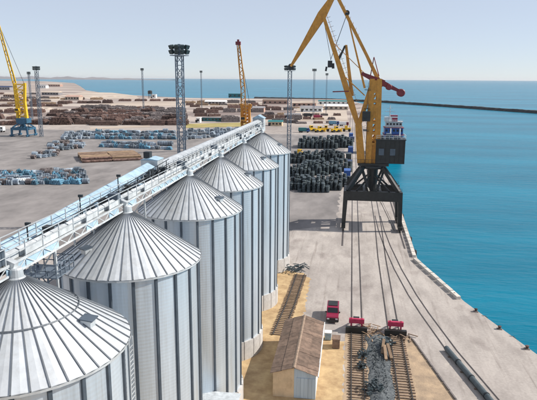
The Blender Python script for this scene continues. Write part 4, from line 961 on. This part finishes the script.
# ------------------------------------------------------------------ moored ship beyond the crane
def ship():
    cx, y0_ = 23.6, 318.0; e = empty('moored_ship', (cx, y0_, WZ), 'blue and white ship moored at the quay behind the big crane', 'ship')
    W = 5.6; L_ = 72
    b = MB(); vs = []; secs = ((0, .82, 3.2), (4, .96, 2.6), (14, 1, 2.2), (50, 1, 2.2), (62, .72, 3.4), (72, .05, 5.0))
    for t, f_, zt in secs: vs += [(cx-W*f_, y0_+t, zt), (cx-W*f_*.86, y0_+t+ (1 if t == 0 else 0), WZ-1), (cx+W*f_*.86, y0_+t+(1 if t == 0 else 0), WZ-1), (cx+W*f_, y0_+t, zt)]
    fs = [(4*i+j, 4*i+4+j, 4*i+5+j, 4*i+1+j) for i in range(5) for j in range(3)] + [(4*i+3, 4*i+7, 4*i+4, 4*i) for i in range(5)] + [(0, 1, 2, 3), (20, 23, 22, 21)]
    b.add(vs, fs); b.build('hull', 'hull', e)
    z = 2.3; dk = [('hull', 5.4, 4.6, 0, 16), ('shipblue', 5.2, 3.4, 1.2, 15), ('shipblue', 5.0, 3.6, 2.2, 13), ('dullw', 4.4, 3.0, 3.5, 11)]
    for m_, w_, h_, o, l_ in dk:
        b = MB(); b.box(cx-w_, cx+w_, y0_+3+o, y0_+3+l_, z+.02, z+h_); d_ = b.build('deckhouse', m_, e)
        for k in range(5):
            xx = cx-w_*.8+k*w_*.4; b = MB(); b.box(xx-.55, xx+.55, y0_+2.95+o, y0_+2.995+o, z+h_*.45, z+h_*.8); b.build('window', 'glass', d_)
        b = MB(); b.box(cx-w_-.5, cx+w_+.5, y0_+2.5+o, y0_+3+l_+.4, z+h_+.003, z+h_+.22); b.build('deck_edge', 'dullw' if m_ in ('hull', 'dullw') else 'redp', d_)
        z += h_+.23
    b = MB(); b.box(cx-1.9, cx+1.9, y0_+8, y0_+13, z, z+3.4); fn = b.build('funnel', 'carred', e)
    b = MB(); b.box(cx-1.95, cx+1.95, y0_+7.95, y0_+13.05, z+2.1, z+2.7); b.build('funnel_band', 'white', fn)
    b = MB()
    for zz in (z-.0, z+.5, z+1.0): b.beam((cx-4.8, y0_+6.4, zz), (cx+4.8, y0_+6.4, zz), .12, .12)
    for k in range(8): b.beam((cx-4.8+k*1.37, y0_+6.4, z-.1), (cx-4.8+k*1.37, y0_+6.4, z+1), .1, .1)
    b.build('rail', 'white', e)
    b = MB(); b.tube((cx-2.5, y0_+7, z), (cx-2.5, y0_+7, z+9), .32, .18); b.beam((cx-5.2, y0_+7, z+5.5), (cx+.4, y0_+7, z+5.5), .25, .25); b.beam((cx-4.2, y0_+7, z+7.2), (cx-.8, y0_+7, z+7.2), .2, .2); b.build('mast', 'galv', e)
    b = MB(); b.box(cx-5.2, cx-1.2, y0_+7.5, y0_+12, z, z+2.4); b.build('wheelhouse', 'galv', e)
    # stern posts
    for xx in (cx-2.0, cx+3.0):
        b = MB(); b.tube((xx, y0_+1.5, 3.1), (xx, y0_+1.5, 14.5), .32); b.build('derrick_post', 'white', e)
ship()

# ------------------------------------------------------------------ yard goods
def bundle_mesh(kind, m_, seed):
    rr = random.Random(seed); b = MB()
    if kind == 'x':
        for r_ in range(3):
            for k in range(4-r_): b.tube((-1.5+rr.uniform(-.2, .2), -.75+k*.5+r_*.25, .28+r_*.43), (1.5+rr.uniform(-.2, .2), -.75+k*.5+r_*.25, .28+r_*.43), .24, n=7)
    elif kind == 'y':
        for r_ in range(3):
            for k in range(5-r_): b.tube((-1.0+k*.5+r_*.25, -1.4+rr.uniform(-.2, .2), .28+r_*.43), (-1.0+k*.5+r_*.25, 1.4, .28+r_*.43), .24, n=7)
    elif kind == 'reel':
        for k in range(3): b.lathe([(.45, -1.1+k*.75), (1.0, -1.1+k*.75), (1.0, -.5+k*.75), (.45, -.5+k*.75), (.45, -1.1+k*.75)], 12, (0, 0, 1.0), 'X')
    elif kind == 'up':
        for k in range(4):
            for j in range(3): b.tube((-1.1+k*.7+rr.uniform(-.1, .1), -.7+j*.7, 0), (-1.1+k*.7+rr.uniform(-.2, .2), -.7+j*.7, 1.2+rr.uniform(0, 1.0)), .27, n=7)
    elif kind == 'hoop':
        for k in range(4): b.lathe([(.75, -1.3+k*.8), (.95, -1.3+k*.8), (.95, -1.1+k*.8), (.75, -1.1+k*.8), (.75, -1.3+k*.8)], 12, (0, 0, .95), 'X')
    return b.mesh('pipe_bundle', m_)
BLOOK = {}
BK = [bundle_mesh('x', 'bluepipe', 1), bundle_mesh('y', 'bluepipe', 2), bundle_mesh('reel', 'bluepipe', 3), bundle_mesh('up', 'bluepipe', 4), bundle_mesh('up', 'tealpipe', 5), bundle_mesh('y', 'tealpipe', 6), bundle_mesh('reel', 'greypipe', 8)]
HOOP = bundle_mesh('hoop', 'white', 9)
for m_, l_ in zip(BK, ('lengthwise blue tubes', 'end-on blue tubes', 'blue coils', 'upright blue tubes', 'upright teal tubes', 'end-on teal tubes', 'grey-brown coils')): BLOOK[m_.name] = l_
BLOOK[HOOP.name] = 'white hoops'
ORDN = ['front', 'second', 'third', 'fourth', 'back']
def bundle_field(q, nx, ny, meshes, label, group, sc=1.0, jit=.3, cat='pipe bundle', name='pipe_bundle'):
    """q: image corners near-left, near-right, far-right, far-left on the ground"""
    c = [gnd(x, y) for x, y in q]
    for j in range(ny):
        for i in range(nx):
            u, v = (i+.5)/nx, (j+.5)/ny
            p = c[0].lerp(c[1], u).lerp(c[3].lerp(c[2], u), v)+Vector((rnd.gauss(0, jit), rnd.gauss(0, jit), 0))
            mm_ = rnd.choice(meshes); o = bpy.data.objects.new(name, mm_); C.objects.link(o); o.location = p; o.rotation_euler = (0, 0, rnd.gauss(0, .06)); s_ = 0.78*sc*rnd.uniform(.85, 1.2); o.scale = (s_, s_, s_)
            tag(o, '%s %s, %s row of %s' % ('leftmost' if i == 0 else 'rightmost' if i == nx-1 else 'bundle of', BLOOK[mm_.name], ORDN[j], label), cat, group)
bundle_field([(-6, 186), (90, 185), (80, 171), (-6, 175)], 15, 5, BK, 'the nearest field at the left edge', 'nearest field of blue bundles', 1.5)
bundle_field([(12, 186.5), (34, 186), (34, 181), (12, 181.5)], 4, 1, [HOOP], 'the white bundles before the nearest field', 'white hooped bundles', 1.35)
bundle_field([(31, 160.5), (58, 156.5), (60, 152), (34, 155)], 6, 2, BK[:4]+[BK[6]], 'the small pale group in mid yard', 'pale blue bundles in mid yard', 1.5)
bundle_field([(47, 153), (84, 149), (82, 142), (50, 145)], 7, 3, [BK[6], BK[0], BK[2]], 'the dark group left of the brown stack', 'dark bundles in mid yard', 1.75)
bundle_field([(60, 141), (95, 140), (95, 132), (66, 134)], 8, 3, BK[:4], 'the group left of the long far rows', 'blue bundles left of the far rows', 1.6)
bundle_field([(97, 140.5), (176, 141), (176, 131.5), (97, 132)], 18, 3, BK[:6], 'the long far field', 'long far row of blue bundles', 1.85)
bundle_field([(98, 148), (172, 152), (172, 144), (104, 143)], 14, 2, BK[:6], 'the field just behind the brown stack', 'row of blue bundles behind the brown stack', 1.7)
bundle_field([(182, 142), (240, 136), (240, 129.5), (184, 131)], 13, 3, BK[:4], 'the field right of the tall mast', 'blue bundles right of the tall mast', 1.8)

def stack_mesh(L_, n_, layers, r, m_, seed, along='x'):
    rr = random.Random(seed); b = MB()
    for l_ in range(layers):
        for k in range(n_-l_):
            o = (k-(n_-l_)/2+.5)*2*r; z = r+l_*r*1.75; e0, e1 = -L_/2+rr.uniform(-.4, .4), L_/2+rr.uniform(-.4, .4)
            if along == 'x': b.tube((e0, o, z), (e1, o, z), r*.97, n=8)
            else: b.tube((o, e0, z), (o, e1, z), r*.97, n=8)
    for _ in range(9):
        z = layers*r*1.75+rr.uniform(.1, .6); a = Vector((rr.uniform(-L_*.4, L_*.4), rr.uniform(-n_*r*.5, n_*r*.5), z)); t = rr.uniform(0, 3.1); d = Vector((math.cos(t), math.sin(t), rr.uniform(-.1, .1)))*rr.uniform(1, 4)
        b.tube(a-d/2, a+d/2, r*.7, n=6)
    for e_ in (-L_*.3, L_*.3):
        if along == 'x': b.box(e_-.15, e_+.15, -n_*r, n_*r, -0.0, .1)
    return b
# flat brown stack with its pieces
def flat_stack():
    c0, c1 = gnd(82, 163), gnd(143, 160); e = empty('flat_brown_stack', (c0+c1)/2, 'low flat stack of brown pipes in the middle of the yard', 'stack')
    rr = random.Random(4); L_ = (c1-c0).length; d = (c1-c0).normalized(); nrm = Vector((-d.y, d.x, 0))
    for row in range(22):
        for lay in range(2):
            if lay and row < 5 and rr.random() < .6: continue
            for seg in range(2):
                s0 = seg*.5+rr.uniform(0, .012); a = c0+d*L_*s0+nrm*(row*1.15+lay*.5)+Vector((0, 0, .6+lay*1.05)); q = a+d*L_*rr.uniform(.47, .492)
                b = MB(); b.tube(a, q, .57, n=10); b.build('pipe', 'rust' if row < 2 or rr.random() < .2 else 'tanpipe', e)  # front rows get the dark rust colour to paint in their shaded face
flat_stack()
SMs = [stack_mesh(14, 9, 4, .5, 'rust', 1).mesh('pipe_stack', 'rust'), stack_mesh(18, 12, 3, .6, 'rust', 2).mesh('pipe_stack', 'rust'), stack_mesh(12, 14, 4, .45, 'greypipe', 3, 'y').mesh('pipe_stack', 'greypipe'),
       stack_mesh(16, 10, 4, .5, 'greypipe', 4).mesh('pipe_stack', 'greypipe'), stack_mesh(12, 16, 5, .45, 'rust', 5, 'y').mesh('pipe_stack', 'rust'), stack_mesh(20, 12, 3, .5, 'tanpipe', 6).mesh('pipe_stack', 'tanpipe')]
SLOOK = ['rust-brown pipes', 'wide rust-brown pipes', 'grey-brown end-on pipes', 'grey-brown pipes', 'rust-brown end-on pipes', 'tan pipes']
ROWN = {}
ORDR = ['nearest', 'second', 'third', 'fourth', 'fifth', 'sixth', 'seventh', 'eighth', 'ninth', 'farthest', 'eleventh', 'twelfth']
def stack_row(px0, px1, py, kinds, label, group, gap=2.0, sc=1.0):
    rn = ROWN.get(group, 0); ROWN[group] = rn+1
    a, c = gnd(px0, py), gnd(px1, py); L_ = (c-a).length; x = 0
    while x < L_-8:
        k = rnd.choice(kinds); s_ = sc*rnd.uniform(.85, 1.15); ln = {0: 14, 1: 18, 2: 14, 3: 16, 4: 16, 5: 20}[k]*s_
        o = bpy.data.objects.new('pipe_stack', SMs[k]); C.objects.link(o); p = a.lerp(c, (x+ln/2)/L_)+Vector((0, rnd.uniform(-4, 4), 0)); o.location = p
        o.rotation_euler = (0, 0, math.atan2((c-a).y, (c-a).x)+rnd.gauss(0, .09)); o.scale = (s_, s_, s_*rnd.uniform(.7, 1.35))
        tag(o, '%s %s, %s row of %s' % ('leftmost stack of' if x == 0 else 'stack of', SLOOK[k], ORDR[rn], label), 'pipe stack', group); x += ln+rnd.uniform(.5, gap)
rows = [(28, 180, 124.3, [0, 1, 4]), (40, 180, 122.2, [0, 2, 4]), (50, 180, 120.2, [0, 2, 3, 4]), (60, 180, 118.4, [2, 3, 4]), (60, 180, 116.8, [2, 0, 4]), (64, 180, 115.2, [2, 3, 0]), (70, 180, 113.6, [2, 3, 4]), (76, 180, 112.1, [2, 3]), (80, 178, 110.6, [2, 4, 3]), (80, 160, 109.0, [1, 3])]
for r_ in rows: stack_row(*r_, 'the broad stockpile', 'broad brown pipe stockpile', 1.0, 1.2)
for r_ in [(-12, 26, 124.5, [1, 4]), (-12, 20, 119, [0, 1, 4]), (26, 62, 116, [0, 4, 1]), (-14, 62, 112.5, [1, 3]), (-14, 60, 106.5, [3, 1]), (-14, 55, 101.5, [0, 3])]: stack_row(*r_, 'the far left yard', 'far left pipe stacks', 7.0)
for r_ in [(148, 180, 124.6, [1]), (194, 218, 116.5, [0, 1]), (194, 214, 113, [0, 4]), (222, 244, 121.5, [2, 3]), (222, 244, 117.5, [3, 2]), (224, 262, 112, [2, 3]), (190, 200, 107, [0]), (228, 284, 108, [0, 1])]: stack_row(*r_, 'stacks right of the tall mast', 'pipe stacks right of the tall mast', 3.0)
for r_ in [(60, 120, 103.2, [1, 0]), (120, 182, 101, [1, 0]), (182, 262, 103.0, [3, 5])]: stack_row(*r_, 'low stacks at the far yard edge', 'pipe stacks at the far yard edge', 9.0, 1.1)

# dark scrap mounds
def mound_mesh(seed, w_, d_, h_):
    rr = random.Random(seed); b = MB(); r_ = 0.82; nx, ny = int(w_/(2*r_)), int(d_/(2*r_))
    for j in range(ny):
        for i in range(nx):
            u, v = 2*(i+.5)/nx-1, 2*(j+.5)/ny-1; k = max(1, int(h_*(1-.45*abs(u)**3-.35*abs(v)**2)/.62*rr.uniform(.6, 1.1))); x, y = u*w_/2+rr.uniform(-.15, .15), v*d_/2+rr.uniform(-.15, .15)
            for q in range(k):
                x2, y2, z = x+rr.uniform(-.08, .08), y+rr.uniform(-.08, .08), q*.62
                b.lathe([(r_*.12, z+.55), (r_*.93, z+.58), (r_, z+.3), (r_*.93, z+.03), (r_*.5, z+.08)], 9, (x2, y2, 0))
            if rr.random() < .06:
                t = MB(); t.lathe([(r_*.5, -.25), (r_, -.2), (r_, .2), (r_*.5, .25), (r_*.5, -.25)], 9); mt = Matrix.Translation((x, y, k*.62+.55)) @ Matrix.Rotation(rr.uniform(0, 6.3), 4, 'Z') @ Matrix.Rotation(rr.uniform(.6, 1.5), 4, 'X'); b.add([mt @ Vector(p) for p in t.v], t.f)
    return b.mesh('coil_stack', 'scrap')
MM = [mound_mesh(1, 13, 10, 5.8), mound_mesh(2, 9, 9, 5.0), mound_mesh(3, 15, 11, 6.4)]
for px, py, k, s_, lab in [(301, 189, 1, .95, 'dark coil stack, left of the nearest row beyond the silos'), (313, 191, 0, .85, 'dark coil stack, second from left in the nearest row'), (327, 189, 0, .8, 'dark coil stack, third from left in the nearest row'), (340, 186, 1, .85, 'dark coil stack, right end of the nearest row by the crane leg'),
                           (301, 176, 0, .8, 'dark coil stack, left of the middle row'), (313, 174, 2, .85, 'dark coil stack, centre left of the middle row'), (327, 173, 0, .9, 'dark coil stack, centre right of the middle row'), (341, 171, 1, 1.0, 'dark coil stack, right end of the middle row'),
                           (299, 163, 1, 1.0, 'dark coil stack, left of the third row'), (312, 162, 0, .9, 'dark coil stack, centre of the third row'), (330, 161, 2, .85, 'dark coil stack, right of the third row'),
                           (308, 148, 1, 1.3, 'small dark coil stack, left of the far pair'), (324, 148, 0, 1.15, 'tall dark coil stack, middle of the far row'), (339, 147, 2, 1.05, 'tall dark coil stack, right of the far row')]:
    c = gnd(px, py); o = bpy.data.objects.new('coil_stack', MM[k]); C.objects.link(o); o.location = c+Vector((0, 4*s_, 0)); o.scale = (s_*1.1, s_*1.55, s_*1.1); o.rotation_euler = (0, 0, rnd.uniform(-.06, .06)); tag(o, lab, 'coil stack', 'dark stacks of coils')

# ------------------------------------------------------------------ yellow loaders, trucks, containers
def loader(name, c, m_, label, cat, group, s_=1.0, rz=0.0, body='loader'):
    e = empty(name, c, label, cat, group); o = Vector(c)
    def B(x0, x1, y0_, y1_, z0, z1, nm, mm, par=None):
        b = MB(); b.box(o.x+x0, o.x+x1, o.y+y0_, o.y+y1_, z0, z1); return b.build(nm, mm, par or e)
    if body == 'loader':
        B(-3.0, 1.0, -1.1, 1.1, .9, 2.3, 'body', m_); cb_ = B(-.9, .9, -1.0, 1.0, 2.32, 3.7, 'cab', m_); B(-.7, .7, -1.04, -1.01, 2.6, 3.5, 'window', 'glass', cb_)
        b = MB(); b.beam((o.x+.6, o.y-.7, 1.6), (o.x+3.2, o.y-.7, 2.0), .3, .4); b.beam((o.x+.6, o.y+.7, 1.6), (o.x+3.2, o.y+.7, 2.0), .3, .4); b.build('arm', m_, e)
        b = MB(); b.prism([(o.x+3.1, .5), (o.x+4.3, .35), (o.x+3.5, .8), (o.x+3.5, 2.0), (o.x+3.1, 1.9)], 'Y', o.y-1.5, o.y+1.5); b.build('bucket', m_, e)
        ws = ((-2.1, .85), (1.2, .85))
    else:
        B(-3.6, 1.6, -1.2, 1.2, 1.1, 3.1, 'cargo_box', body); cb_ = B(1.75, 3.4, -1.15, 1.15, .8, 2.9, 'cab', m_); B(2.0, 3.1, -1.19, -1.16, 1.9, 2.6, 'window', 'glass', cb_); B(-3.6, 3.3, -.5, .5, .75, 1.08, 'chassis', 'dark')
        ws = ((-2.6, .5), (-1.4, .5), (2.5, .5))
    for x_, r_ in ws:
        for s2 in (-1, 1):
            b = MB(); y_ = o.y+s2*1.15; b.lathe([(.001, y_-.25), (r_, y_-.25), (r_, y_+.25), (.001, y_+.25)], 12, (o.x+x_, 0, r_), 'Y'); b.build('wheel', 'rubber', e)
    e.scale = (s_, s_, s_); e.rotation_euler = (0, 0, rz)
    return e
lab = ['yellow loader at the left of the yellow machines', 'second yellow loader from the left', 'yellow loader in the middle of the row', 'yellow loader with its bucket toward the crane', 'yellow loader at the right end beside the crane jib']
for i, px in enumerate((311, 319.5, 326, 336, 346)):
    loader('wheel_loader', gnd(px, 132.2 if i % 2 else 131.4), 'yellow2', lab[i], 'loader', 'row of yellow loaders', 1.25, rnd.choice((0, math.pi, .6)))
loader('wheel_loader', gnd(299.5, 156), 'yellow2', 'lone yellow loader beside the dark stacks behind the last silo', 'loader', None, 1.0, 1.2)
loader('parked_truck', gnd(304, 132.5), 'shipblue', 'blue truck left of the yellow loaders', 'truck', None, 1.2, 0, 'teal')
loader('parked_truck', gnd(334, 125.5), 'shipblue', 'blue truck behind the yellow loaders', 'truck', None, 1.3, 0, 'tealpipe')
loader('parked_truck', gnd(344, 126), 'carred', 'red truck behind the right end of the yellow loaders', 'truck', None, 1.2, 0, 'white')
loader('parked_truck', gnd(318, 119), 'carred', 'pink-red truck far behind the yellow loaders', 'truck', None, 1.3, 0, 'pink')
loader('parked_truck', gnd(308, 117), 'dark', 'dark truck parked near the far white sheds', 'truck', None, 1.3, 0, 'dark')
loader('parked_truck', gnd(-1.5, 132), 'white', 'white truck cut by the left picture edge', 'truck', None, 1.4, 0, 'white')
def container(px, py, m_, label, group, rz=0, n_=1):
    c = gnd(px, py); e = empty('shipping_container', c, label, 'container', group)
    b = MB(); b.box(c.x-1.22, c.x+1.22, c.y, c.y+6.0, .05, 2.6); b.build('body', m_, e)
    b = MB()
    for k in range(6): b.box(c.x-1.0+k*.37, c.x-.85+k*.37, c.y-.06, c.y-.003, .2, 2.45)
    b.build('door_ribs', m_, e)
    for k in (-1, 1):
        for zz in (.02, 2.45):
            b = MB(); b.box(c.x+k*1.22-.1, c.x+k*1.22+.1, c.y-.1, c.y+.15, zz, zz+.2); b.build('corner_casting', 'dark', e)
    e.scale = (1.15, 1.15, 1.2)
cm = ['shipblue', 'hull', 'scrap', 'shipblue', 'teal', 'hull', 'shipblue']
for i, (px, py) in enumerate(((347, 178), (349, 168), (348.5, 160), (350.5, 153), (350, 147), (352, 142), (351, 138))):
    container(px, py, cm[i], ['nearest blue container beside the left crane leg', 'dark blue container, second in the row left of the crane', 'dark container, third in the row left of the crane', 'blue container, fourth in the row left of the crane', 'teal container, fifth in the row left of the crane', 'dark blue container, sixth in the row left of the crane', 'farthest blue container in the row left of the crane'][i], 'containers left of the crane')

# far buildings
def building(px0, px1, py, h_, m_, roof_m, label, depth=12.0, gable=True, nwin=5, name='warehouse', cat='warehouse', group=None):
    a, c = gnd(px0, py), gnd(px1, py); x0, x1, y0_ = a.x, c.x, (a.y+c.y)/2; e = empty(name, ((x0+x1)/2, y0_, 0), label, cat, group)
    b = MB(); b.box(x0, x1, y0_, y0_+depth, 0, h_); b.build('wall', m_, e)
    b = MB()
    if gable: b.prism([(y0_-.5, h_+.003), (y0_+depth+.5, h_+.003), (y0_+depth/2, h_+depth*.16)], 'X', x0-.5, x1+.5)
    else: b.box(x0-.4, x1+.4, y0_-.4, y0_+depth+.4, h_+.003, h_+.4)
    b.build('roof', roof_m, e)
    for k in range(nwin):
        xx = x0+(x1-x0)*(k+.5)/nwin; w_ = min(1.6, (x1-x0)/nwin*.3); b = MB(); b.box(xx-w_, xx+w_, y0_-.06, y0_-.01, h_*.35, h_*.75); b.build('window', 'glass', e)
    b = MB(); b.box(x0+(x1-x0)*.08-1, x0+(x1-x0)*.08+1, y0_-.12, y0_-.07, 0.02, min(2.6, h_*.7)); b.build('door', 'dark', e)
building(228, 241.5, 97.6, 8, 'teal', 'teal', 'teal shed on the far shore left of the middle crane', 14, False, 3)
building(151, 156, 98, 7, 'white', 'white', 'white hut at the far shore beside the black tank', 8, False, 1, 'shore_hut', 'hut')
building(300, 322, 112, 5, 'white', 'greyroof', 'white shed behind the yellow loaders, left one', 16, True, 5)
building(324, 348, 110, 5, 'far_sand', 'white', 'pale shed behind the yellow loaders, right one', 16, True, 5)
building(292, 316, 106.5, 5, 'brick', 'far_sand', 'pinkish shed behind the mast of the farthest silo', 14, True, 5)
building(318, 350, 104.5, 5, 'white', 'teal', 'long white shed with teal roof near the far quay', 12, True, 7)
building(262, 288, 104, 5, 'brick', 'brown_roof', 'brown-roofed shed behind the last silos', 14, True, 5)
building(204, 226, 104.5, 4.5, 'greyroof', 'white', 'long grey shed between thin mast and middle crane', 14, True, 6)
building(200, 222, 121.2, 3.2, 'teal', 'greyroof', 'long low green shed beyond the white gallery', 8, False, 6)
building(196, 200, 122.6, 4.2, 'white', 'white', 'tiny white hut at the left end of the green shed', 6, False, 1, 'small_hut', 'hut')
building(36, 47, 88.2, 10, 'white', 'greyroof', 'white building on the far left shore right of the masts', 22, True, 4)
building(46, 62, 86.5, 9, 'brick', 'far_sand', 'pinkish building on the far left shore', 25, True, 5)
building(-8, 12, 90, 9, 'greyroof', 'hull', 'grey building behind the yellow jib at the left edge', 24, True, 6)
building(2, 18, 98, 7, 'brick', 'far_sand', 'pinkish warehouse left of the yellow crane tower', 20, True, 6)
building(40, 60, 95, 6, 'greyroof', 'far_sand', 'grey warehouse on the far left between masts and spit', 20, True, 6)
building(64, 80, 100, 6, 'far_sand', 'brick', 'sand-coloured warehouse in the far left yard', 18, True, 5)
building(252, 264, 112, 5, 'brick', 'greyroof', 'pinkish shed right of the middle crane tower', 12, True, 4)
building(268, 282, 126, 3.6, 'cream', 'teal', 'cream shed behind the end of the gallery', 9, True, 4)
building(284, 300, 118, 3.6, 'white', 'greyroof', 'white shed behind the lattice mast of the last silo', 9, True, 4)
# black tank on a stand at the far shore
c = gnd(150.2, 98.4); e = empty('water_tank', c, 'black tank on a short stand at the far shore', 'tank')
for sx in (-1, 1):
    for sy in (-1, 1):
        b = MB(); b.beam((c.x+sx*2.6, c.y+sy*2.6, 0), (c.x+sx*2.2, c.y+sy*2.2, 9), .6, .6); b.build('leg', 'dark', e)
b = MB(); b.lathe([(.001, 9), (4.4, 9), (4.4, 14.5), (3, 15.8), (.001, 16.2)], 14, (c.x, c.y, 0)); b.build('tank', 'blackp', e)

for r_ in [(-12, 60, 98.5, [5, 3]), (-12, 34, 94.5, [0, 3, 5]), (60, 110, 99.6, [5, 1]), (8, 70, 104, [5, 0])]: stack_row(*r_, 'scattered stacks near the far left shore', 'scattered far left stacks', 16.0, 1.0)
for r_ in [(186, 262, 105.2, [0, 5, 3]), (196, 232, 110, [1, 5]), (262, 292, 110, [0, 3]), (264, 290, 114.5, [2, 5]), (262, 296, 119, [0, 3]), (272, 300, 122.5, [2, 3])]: stack_row(*r_, 'stacks behind the end of the gallery', 'stacks behind the gallery end', 4.0, 0.8)
for r_ in [(294, 350, 115.5, [0, 3, 2]), (294, 346, 119.5, [5, 0, 2]), (296, 348, 123.5, [2, 3, 0]), (292, 350, 108.0, [0, 5])]: stack_row(*r_, 'low stacks among the far white sheds', 'stacks among the far sheds', 7.0, 0.55)
# low sand ridges and clutter in the far left yard
for i, (px0, px1, py, hh, lab) in enumerate(((20, 58, 109.5, 2.4, 'pale sand ridge right of the yellow crane tower'), (-10, 40, 115.8, 2.0, 'low sand ridge behind the yellow crane'), (86, 140, 106.3, 2.2, 'long pale sand ridge behind the brown stockpile'), (84, 128, 97, 3.0, 'curving sand ridge on the far spit'), (146, 178, 121.8, 2.2, 'sandy bank beside the nearest tall mast'))):
    a, c = gnd(px0, py), gnd(px1, py); rr = random.Random(i); b = MB(); vs = []; n_ = 30
    for k in range(n_+1):
        p = a.lerp(c, k/n_); hgt = hh*math.sin(math.pi*k/n_)**.5*(.75+.35*math.sin(k*.9+i))
        vs += [(p.x, p.y-7+rr.uniform(-1, 1), 0), (p.x, p.y-2, hgt*.8), (p.x, p.y+3, hgt), (p.x, p.y+10, 0)]
    b.add(vs, [(4*k+j, 4*k+4+j, 4*k+5+j, 4*k+1+j) for k in range(n_) for j in range(3)])
    tag(b.build('sand_ridge', 'far_sand', None, a), lab, 'sand ridge')

# ------------------------------------------------------------------ haze over the sea
hb = MB(); hb.box(-27500, 31500, -420, 35500, -6.5, 84)
hm = bpy.data.materials.new('haze'); hm.use_nodes = True; ht = hm.node_tree
for n_ in list(ht.nodes):
    if n_.type != 'OUTPUT_MATERIAL': ht.nodes.remove(n_)
pv = ht.nodes.new('ShaderNodeVolumePrincipled'); pv.inputs['Color'].default_value = (0.93, 0.95, 1.0, 1); pv.inputs['Density'].default_value = 0.00002; pv.inputs['Anisotropy'].default_value = 0.2
ht.links.new(pv.outputs[0], [n_ for n_ in ht.nodes if n_.type == 'OUTPUT_MATERIAL'][0].inputs['Volume'])
M['haze'] = hm
tag(hb.build('haze', 'haze'), 'thin pale haze over the port and sea', 'haze', None, 'stuff')
